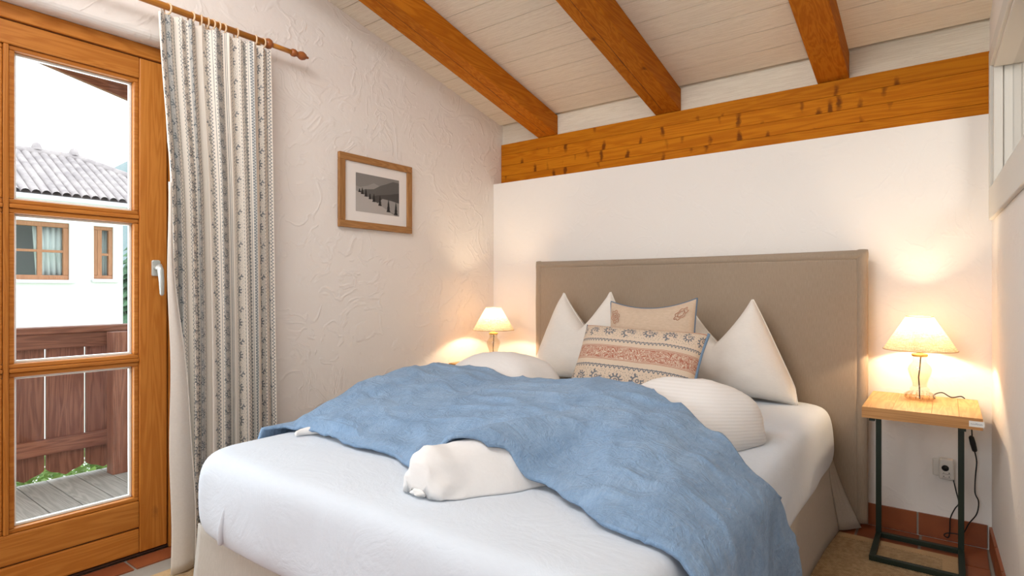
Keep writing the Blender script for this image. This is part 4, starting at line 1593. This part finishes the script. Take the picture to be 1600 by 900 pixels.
# ------------------------------------------------------------------ outdoors: balcony
DKZ = -0.05
bal = thing('balcony_deck', 'grey weathered balcony deck of wide boards outside the glass door', 'deck', (-3.8, 1.0, DKZ - 0.03))
bm_ = MB().box(-1.56 / 2, 1.56 / 2, -0.0725, 0.0725, 0, 0.03).build('deck_board', M['deck'], bevel=0.003)
dkm = bm_.data
bpy.data.objects.remove(bm_)
jy = pt(74, 752.7, Z=DKZ).y
for k in range(-9, 9):
    y = jy + 0.0755 + 0.151 * k
    if y < 2.1:
        piece('deck_board', dkm, bal, (-3.84, y, DKZ - 0.03))
MB().box(-4.62, -4.52, -0.4, 2.2, DKZ - 0.22, DKZ - 0.031).box(-3.25, -3.12, -0.4, 2.2, DKZ - 0.22, DKZ - 0.031).build('joist', M['railwood_y'], bal)
ral = thing('balcony_railing', 'red-brown wooden balcony railing of wide scalloped boards', 'railing', (-4.55, 1.0, DKZ))
XRL = -4.60
by0 = pt(70, 640, X=XRL).y
bw_ = pt(132, 640, X=XRL).y - by0
zlo = pt(98, 737, X=XRL).z
outline = []
for q in range(13):
    s_ = q / 12
    outline.append((s_ * (bw_ - 0.010), zlo + 0.035 * abs(math.sin(s_ * math.pi * 1.0)) ** 0.6 * -1 + 0.035 - 0.018 * math.exp(-((s_ - 0.5) / 0.12) ** 2)))
outline += [(bw_ - 0.010, 0.885), (0, 0.885)]
pb = MB().prism(outline, 0, -0.011, 0.011).build('railing_board', M['railwood_z'], bevel=0.003)
pbm = pb.data
bpy.data.objects.remove(pb)
for k in range(-7, 5):
    piece('railing_board', pbm, ral, (XRL, by0 + 0.005 + k * bw_, 0))
ru0, ru1 = pt(100, 681, X=XRL + 0.03).z, pt(100, 712, X=XRL + 0.03).z
ru0 = pt(40, 692, X=XRL + 0.04).z
ru1 = pt(40, 716, X=XRL + 0.04).z
MB().box(XRL + 0.012, XRL + 0.060, -0.4, 2.15, ru1, ru0).build('lower_rail', M['railwood_y'], ral, bevel=0.004)
MB().box(XRL + 0.012, XRL + 0.060, -0.4, 2.15, 0.80, 0.895).build('upper_rail', M['railwood_y'], ral, bevel=0.004)
MB().box(XRL - 0.05, XRL + 0.085, -0.4, 2.2, 0.896, 0.938).build('handrail', M['railwood_y'], ral, bevel=0.008)
ps = pt(186, 700, X=-4.44)
MB().box(-4.500, -4.395, ps.y - 0.052, ps.y + 0.052, DKZ, 0.895).build('post', M['railwood_z'], ral, bevel=0.004)
# own roof overhang: boards with a verge board
eav = thing('roof_overhang', 'dark timber roof overhang sloping above the balcony', 'roof', (-4.0, 1.0, 2.6))
ZE = lambda y: pt(30, 83, X=-4.95).z + SLOPE * (pt(30, 83, X=-4.95).y - y)
for k in range(7):
    x1_ = -3.06 - 0.27 * k
    x0_ = x1_ - 0.266
    MB().prism([(-1.5, ZE(-1.5) + 0.16), (3.2, ZE(3.2) + 0.16), (3.2, ZE(3.2) + 0.18), (-1.5, ZE(-1.5) + 0.18)], 0, x0_, x1_).build('soffit_board', M['railwood_y'], eav)
MB().prism([(-1.5, ZE(-1.5)), (3.2, ZE(3.2)), (3.2, ZE(3.2) + 0.24), (-1.5, ZE(-1.5) + 0.24)], 0, -4.99, -4.95).build('verge_board', M['railwood_y'], eav, bevel=0.004)
MB().prism([(-1.5, ZE(-1.5) + 0.04), (3.2, ZE(3.2) + 0.04), (3.2, ZE(3.2) + 0.16), (-1.5, ZE(-1.5) + 0.16)], 0, -4.62, -4.50).build('rafter', M['railwood_y'], eav, bevel=0.004)

# ------------------------------------------------------------------ outdoors: neighbour house
GZ = -3.3
struct(MB().box(-260, -3.2, -120, 160, GZ - 0.3, GZ).build('ground', M['lawn'], loc=(-40, 0, GZ)))
XH = -13.0
hY1 = pt(192, 450, X=XH).y
hs = thing('house', 'white rendered neighbouring house with tiled hip roof and wooden windows', 'house', (XH - 2, 1.0, GZ))
wl = MB()
wins = []
lw = (pt(-30, 391, X=XH).y, pt(108.5, 391, X=XH).y, pt(65, 437, X=XH).z, pt(65, 346, X=XH).z)
sw = (pt(146.5, 400, X=XH).y, pt(177, 400, X=XH).y, pt(161, 436, X=XH).z, pt(161, 354, X=XH).z)
EZ, EX, RGX, RGZ = 2.855, -12.6, -14.6, 3.915
wtop = EZ + 0.05
y_start = -6.0
ys = [y_start, lw[0], lw[1], sw[0], sw[1], hY1]
D = 0.16
for ya, yb, holes in ((ys[0], ys[1], None), (ys[1], ys[2], lw), (ys[2], ys[3], None), (ys[3], ys[4], sw), (ys[4], ys[5], None)):
    if holes is None:
        wl.box(XH - 0.3, XH, ya, yb, GZ, wtop)
    else:
        wl.box(XH - 0.3, XH, ya, yb, GZ, holes[2])
        wl.box(XH - 0.3, XH, ya, yb, holes[3], wtop)
wl.box(XH - 6, XH - 0.3, hY1 - 0.3, hY1, GZ, wtop)
wl.build('wall', M['house_white'], hs)
for wi, (ya, yb, za, zb_) in enumerate((lw, sw)):
    f = 0.085 if wi == 0 else 0.07
    xo, xi = XH - 0.03, XH - 0.12
    fr = MB()
    for a in ((ya, yb, za, za + f), (ya, yb, zb_ - f, zb_), (ya, ya + f, za + f, zb_ - f), (yb - f, yb, za + f, zb_ - f)):
        fr.box(xi, xo, *a)
    wob = fr.build('window', M['winwood'], hs, bevel=0.01)
    ym = pt(63 if wi == 0 else 157, 391, X=XH).y
    zm = pt(63 if wi == 0 else 160, 391.5 if wi == 0 else 397.5, X=XH).z
    g = MB().box(xi + 0.03, xo - 0.01, ym - 0.035, ym + 0.035, za + f, zb_ - f).box(xi + 0.03, xo - 0.012, ya + f, yb - f, zm - 0.022, zm + 0.022)
    g.build('muntin', M['winwood'], wob)
    for (p0, p1) in ((ya + f, ym - 0.035), (ym + 0.035, yb - f)):
        for (q0, q1) in ((za + f, zm - 0.022), (zm + 0.022, zb_ - f)):
            MB().box(xi + 0.035, xi + 0.045, p0, p1, q0, q1).build('pane', M['glass'], wob)
    MB().box(XH - 0.02, XH + 0.10, ya - 0.05, yb + 0.09, za - 0.06, za - 0.01).build('sill', M['gutter'], wob)
    # dark room and net curtains behind the panes
    MB().box(XH - 0.95, XH - 0.90, ya - 0.3, yb + 0.3, za - 0.3, zb_ + 0.2).build('room_back', newmat('dim_room', (0.20, 0.22, 0.23), 0.9)[0] if 'dim_room' not in bpy.data.materials else bpy.data.materials['dim_room'], wob)
    spans = ((yb - 0.50, yb - 0.02), (ya + 0.02, ya + 0.25)) if wi == 0 else ((ya + 0.02, ya + 0.17), (yb - 0.26, yb - 0.02))
    for (p0, p1) in spans:
        row0 = [Vector((XH - 0.22 + 0.025 * math.sin(i * 1.3), lerp(p0, p1, i / 24), zb_ - 0.02)) for i in range(25)]
        row1 = [Vector((XH - 0.22 + 0.035 * math.sin(i * 1.3 + 0.3), lerp(p0 + 0.12 * (p1 - p0), p1, i / 24), za + 0.02)) for i in range(25)]
        MB().grid([row0, row1]).build('net_curtain', M['netcurtain'], wob, smooth=True, solid=0.004)
# roof: deck, barrel tile columns, hip, gutter
hipY = pt(120, 250, X=RGX).y
run = EX - RGX
cornerY = hipY + run
rf = MB()
e0 = (EX, y_start, EZ)
b_ = len(rf.v)
rf.v += [(EX, y_start, EZ - 0.03), (EX, cornerY, EZ - 0.03), (RGX, hipY, RGZ - 0.03), (RGX, y_start, RGZ - 0.03), (RGX - run, y_start, EZ - 0.03), (RGX - run, cornerY, EZ - 0.03)]
rf.face((b_, b_ + 1, b_ + 2, b_ + 3))
rf.face((b_ + 1, b_ + 5, b_ + 2))
rf.face((b_ + 3, b_ + 2, b_ + 5, b_ + 4))
rf.face((b_, b_ + 4, b_ + 5, b_ + 1))
rf.face((b_, b_ + 3, b_ + 4))
roof = rf.build('roof', M['rooftile'], hs)
PITCH = 0.145
k = 0
y = hipY - 2.6
while y < cornerY - 0.1:
    frac = 1.0 if y <= hipY else max(0.0, 1 - (y - hipY) / run)
    rows_ = []
    steps = max(2, int(7 * frac))
    for sI in range(steps + 1):
        t = frac * sI / steps
        cx_, cz_ = lerp(EX + 0.03, RGX, t), lerp(EZ - 0.01, RGZ, t)
        row = []
        for q in range(7):
            a = math.pi * q / 6
            row.append(Vector((cx_, y + math.cos(a) * PITCH * 0.5, cz_ + math.sin(a) * 0.075)))
        rows_.append(row)
    MB().grid(rows_).build('tile_column', M['rooftile'], roof, smooth=True)
    y += PITCH
MB().tube([(RGX, y_start, RGZ + 0.03), (RGX, hipY, RGZ + 0.03), (EX, cornerY, EZ + 0.05)], 0.09, 8).build('ridge_tile', M['rooftile'], roof, smooth=True)
for q in range(8):
    MB().lathe([(0.0, 0.16), (0.06, 0.13), (0.09, 0.05), (0.10, 0.0)], (RGX, hipY - 0.05 - 0.62 * q, RGZ + 0.08), 8).build('ridge_cap', M['rooftile'], roof, smooth=True)
MB().box(EX - 0.42, EX + 0.02, y_start, cornerY, EZ - 0.09, EZ - 0.05).build('soffit', M['gutter'], hs)
MB().tube([(EX + 0.07, y_start, EZ - 0.09), (EX + 0.07, cornerY, EZ - 0.09)], 0.075, 10).build('gutter', M['gutter'], hs, smooth=True)


# trees
def conifer(x, y, z0, H, R, label, seed):
    random.seed(seed)
    t = thing('conifer', label, 'tree', (x, y, z0), None)
    MB().tube([(x, y, z0), (x, y, z0 + H * 0.5), (x, y, z0 + H)], [0.16, 0.1, 0.02], 8).build('trunk', M['railwood_z'], t, smooth=True)
    g = MB()
    lv = 26
    for k_ in range(lv):
        f = k_ / (lv - 1)
        zz = z0 + H * (0.06 + 0.92 * f)
        rr = R * (1 - f) ** 0.8 + 0.08
        nb = int(10 + 14 * (1 - f))
        for q in range(nb):
            a = 2 * math.pi * (q + random.random()) / nb
            L = rr * random.uniform(0.75, 1.1)
            dx, dy = math.cos(a), math.sin(a)
            dr = -0.35 * L + random.uniform(-0.08, 0.08)
            wd = 0.10 + 0.16 * L
            b0_ = len(g.v)
            m_ = 0.55
            g.v += [(x, y, zz), (x + dx * L * m_ - dy * wd, y + dy * L * m_ + dx * wd, zz + dr * 0.45), (x + dx * L, y + dy * L, zz + dr), (x + dx * L * m_ + dy * wd, y + dy * L * m_ - dx * wd, zz + dr * 0.45), (x + dx * L * m_, y + dy * L * m_, zz + dr * 0.3 + 0.12)]
            for f_ in ((0, 1, 4), (1, 2, 4), (2, 3, 4), (3, 0, 4), (0, 3, 2, 1)):
                g.face([b0_ + i for i in f_])
    o_ = g.build('foliage', M['conifer'], t, fixn=False)
    return t


pA = pt(222, 430, X=-24)
conifer(pA.x, pA.y, GZ, 7.4, 2.3, 'dense green conifer rising right beside the white house corner', 3)
# hedge under the railing
random.seed(21)


def shrub(x, y, z0, R, H, label, n=260):
    t = thing('shrub', label, 'shrub', (x, y, z0), 'green shrubs below the balcony')
    st = MB()
    for q in range(7):
        a = random.uniform(0, 6.28)
        st.tube([(x + 0.05 * math.cos(a), y + 0.05 * math.sin(a), z0), (x + R * 0.5 * math.cos(a), y + R * 0.5 * math.sin(a), z0 + H * 0.85)], [0.02, 0.008], 5)
    st.build('stems', M['railwood_z'], t)
    g = MB()
    for q in range(n):
        a, rr, hh = random.uniform(0, 6.283), R * math.sqrt(random.random()), random.random()
        px, py, pz_ = x + rr * math.cos(a), y + rr * math.sin(a), z0 + H * (0.45 + 0.55 * hh)
        L = random.uniform(0.05, 0.10)
        d = Vector((random.uniform(-1, 1), random.uniform(-1, 1), random.uniform(-0.3, 0.9))).normalized()
        sd = d.cross(Vector((0.3, 0.2, 1))).normalized() * L * 0.28
        up_ = d.cross(sd).normalized() * L * 0.06
        c0 = Vector((px, py, pz_))
        b0_ = len(g.v)
        g.v += [tuple(c0), tuple(c0 + d * L * 0.5 + sd), tuple(c0 + d * L), tuple(c0 + d * L * 0.5 - sd), tuple(c0 + d * L * 0.5 + up_)]
        for f_ in ((0, 1, 4), (1, 2, 4), (2, 3, 4), (3, 0, 4)):
            g.face([b0_ + i for i in f_])
    f_o = g.build('leaves', M['bush'], t, fixn=False)
    f_o['kind'] = 'stuff'


shl = ['bright green shrub below the balcony, seen under the railing boards furthest from the post',
       'bright green shrub below the balcony, seen under the middle railing boards',
       'bright green shrub below the balcony, seen under the railing boards by the post']
for q, (u_, dx) in enumerate(((30, 0), (98, 0.62), (160, 0))):
    p = pt(u_, 760, X=-5.15 - dx)
    shrub(p.x, p.y, GZ, 0.17, (3.33, 3.16, 3.35)[q], shl[q], 1500)

# distant hill
hp_ = []
for j in range(11):
    row = []
    for i in range(41):
        yv = lerp(-60, 140, i / 40)
        f = j / 10
        top = 26 + 26 * math.exp(-((yv - 88) / 30) ** 2) + 1.5 * noise.noise(Vector((yv * 0.05, 0, 2)))
        row.append(Vector((-130 - 70 * f, yv, GZ + top * math.sin(f * math.pi / 2) + 0.6 * noise.noise(Vector((yv * 0.15, f * 4, 0))))))
    hp_.append(row)
struct(MB().grid(hp_).build('hill', M['hill'], smooth=True, loc=(-150, 40, GZ)))

for o in bpy.data.objects:
    if '_o' in o:
        del o['_o']
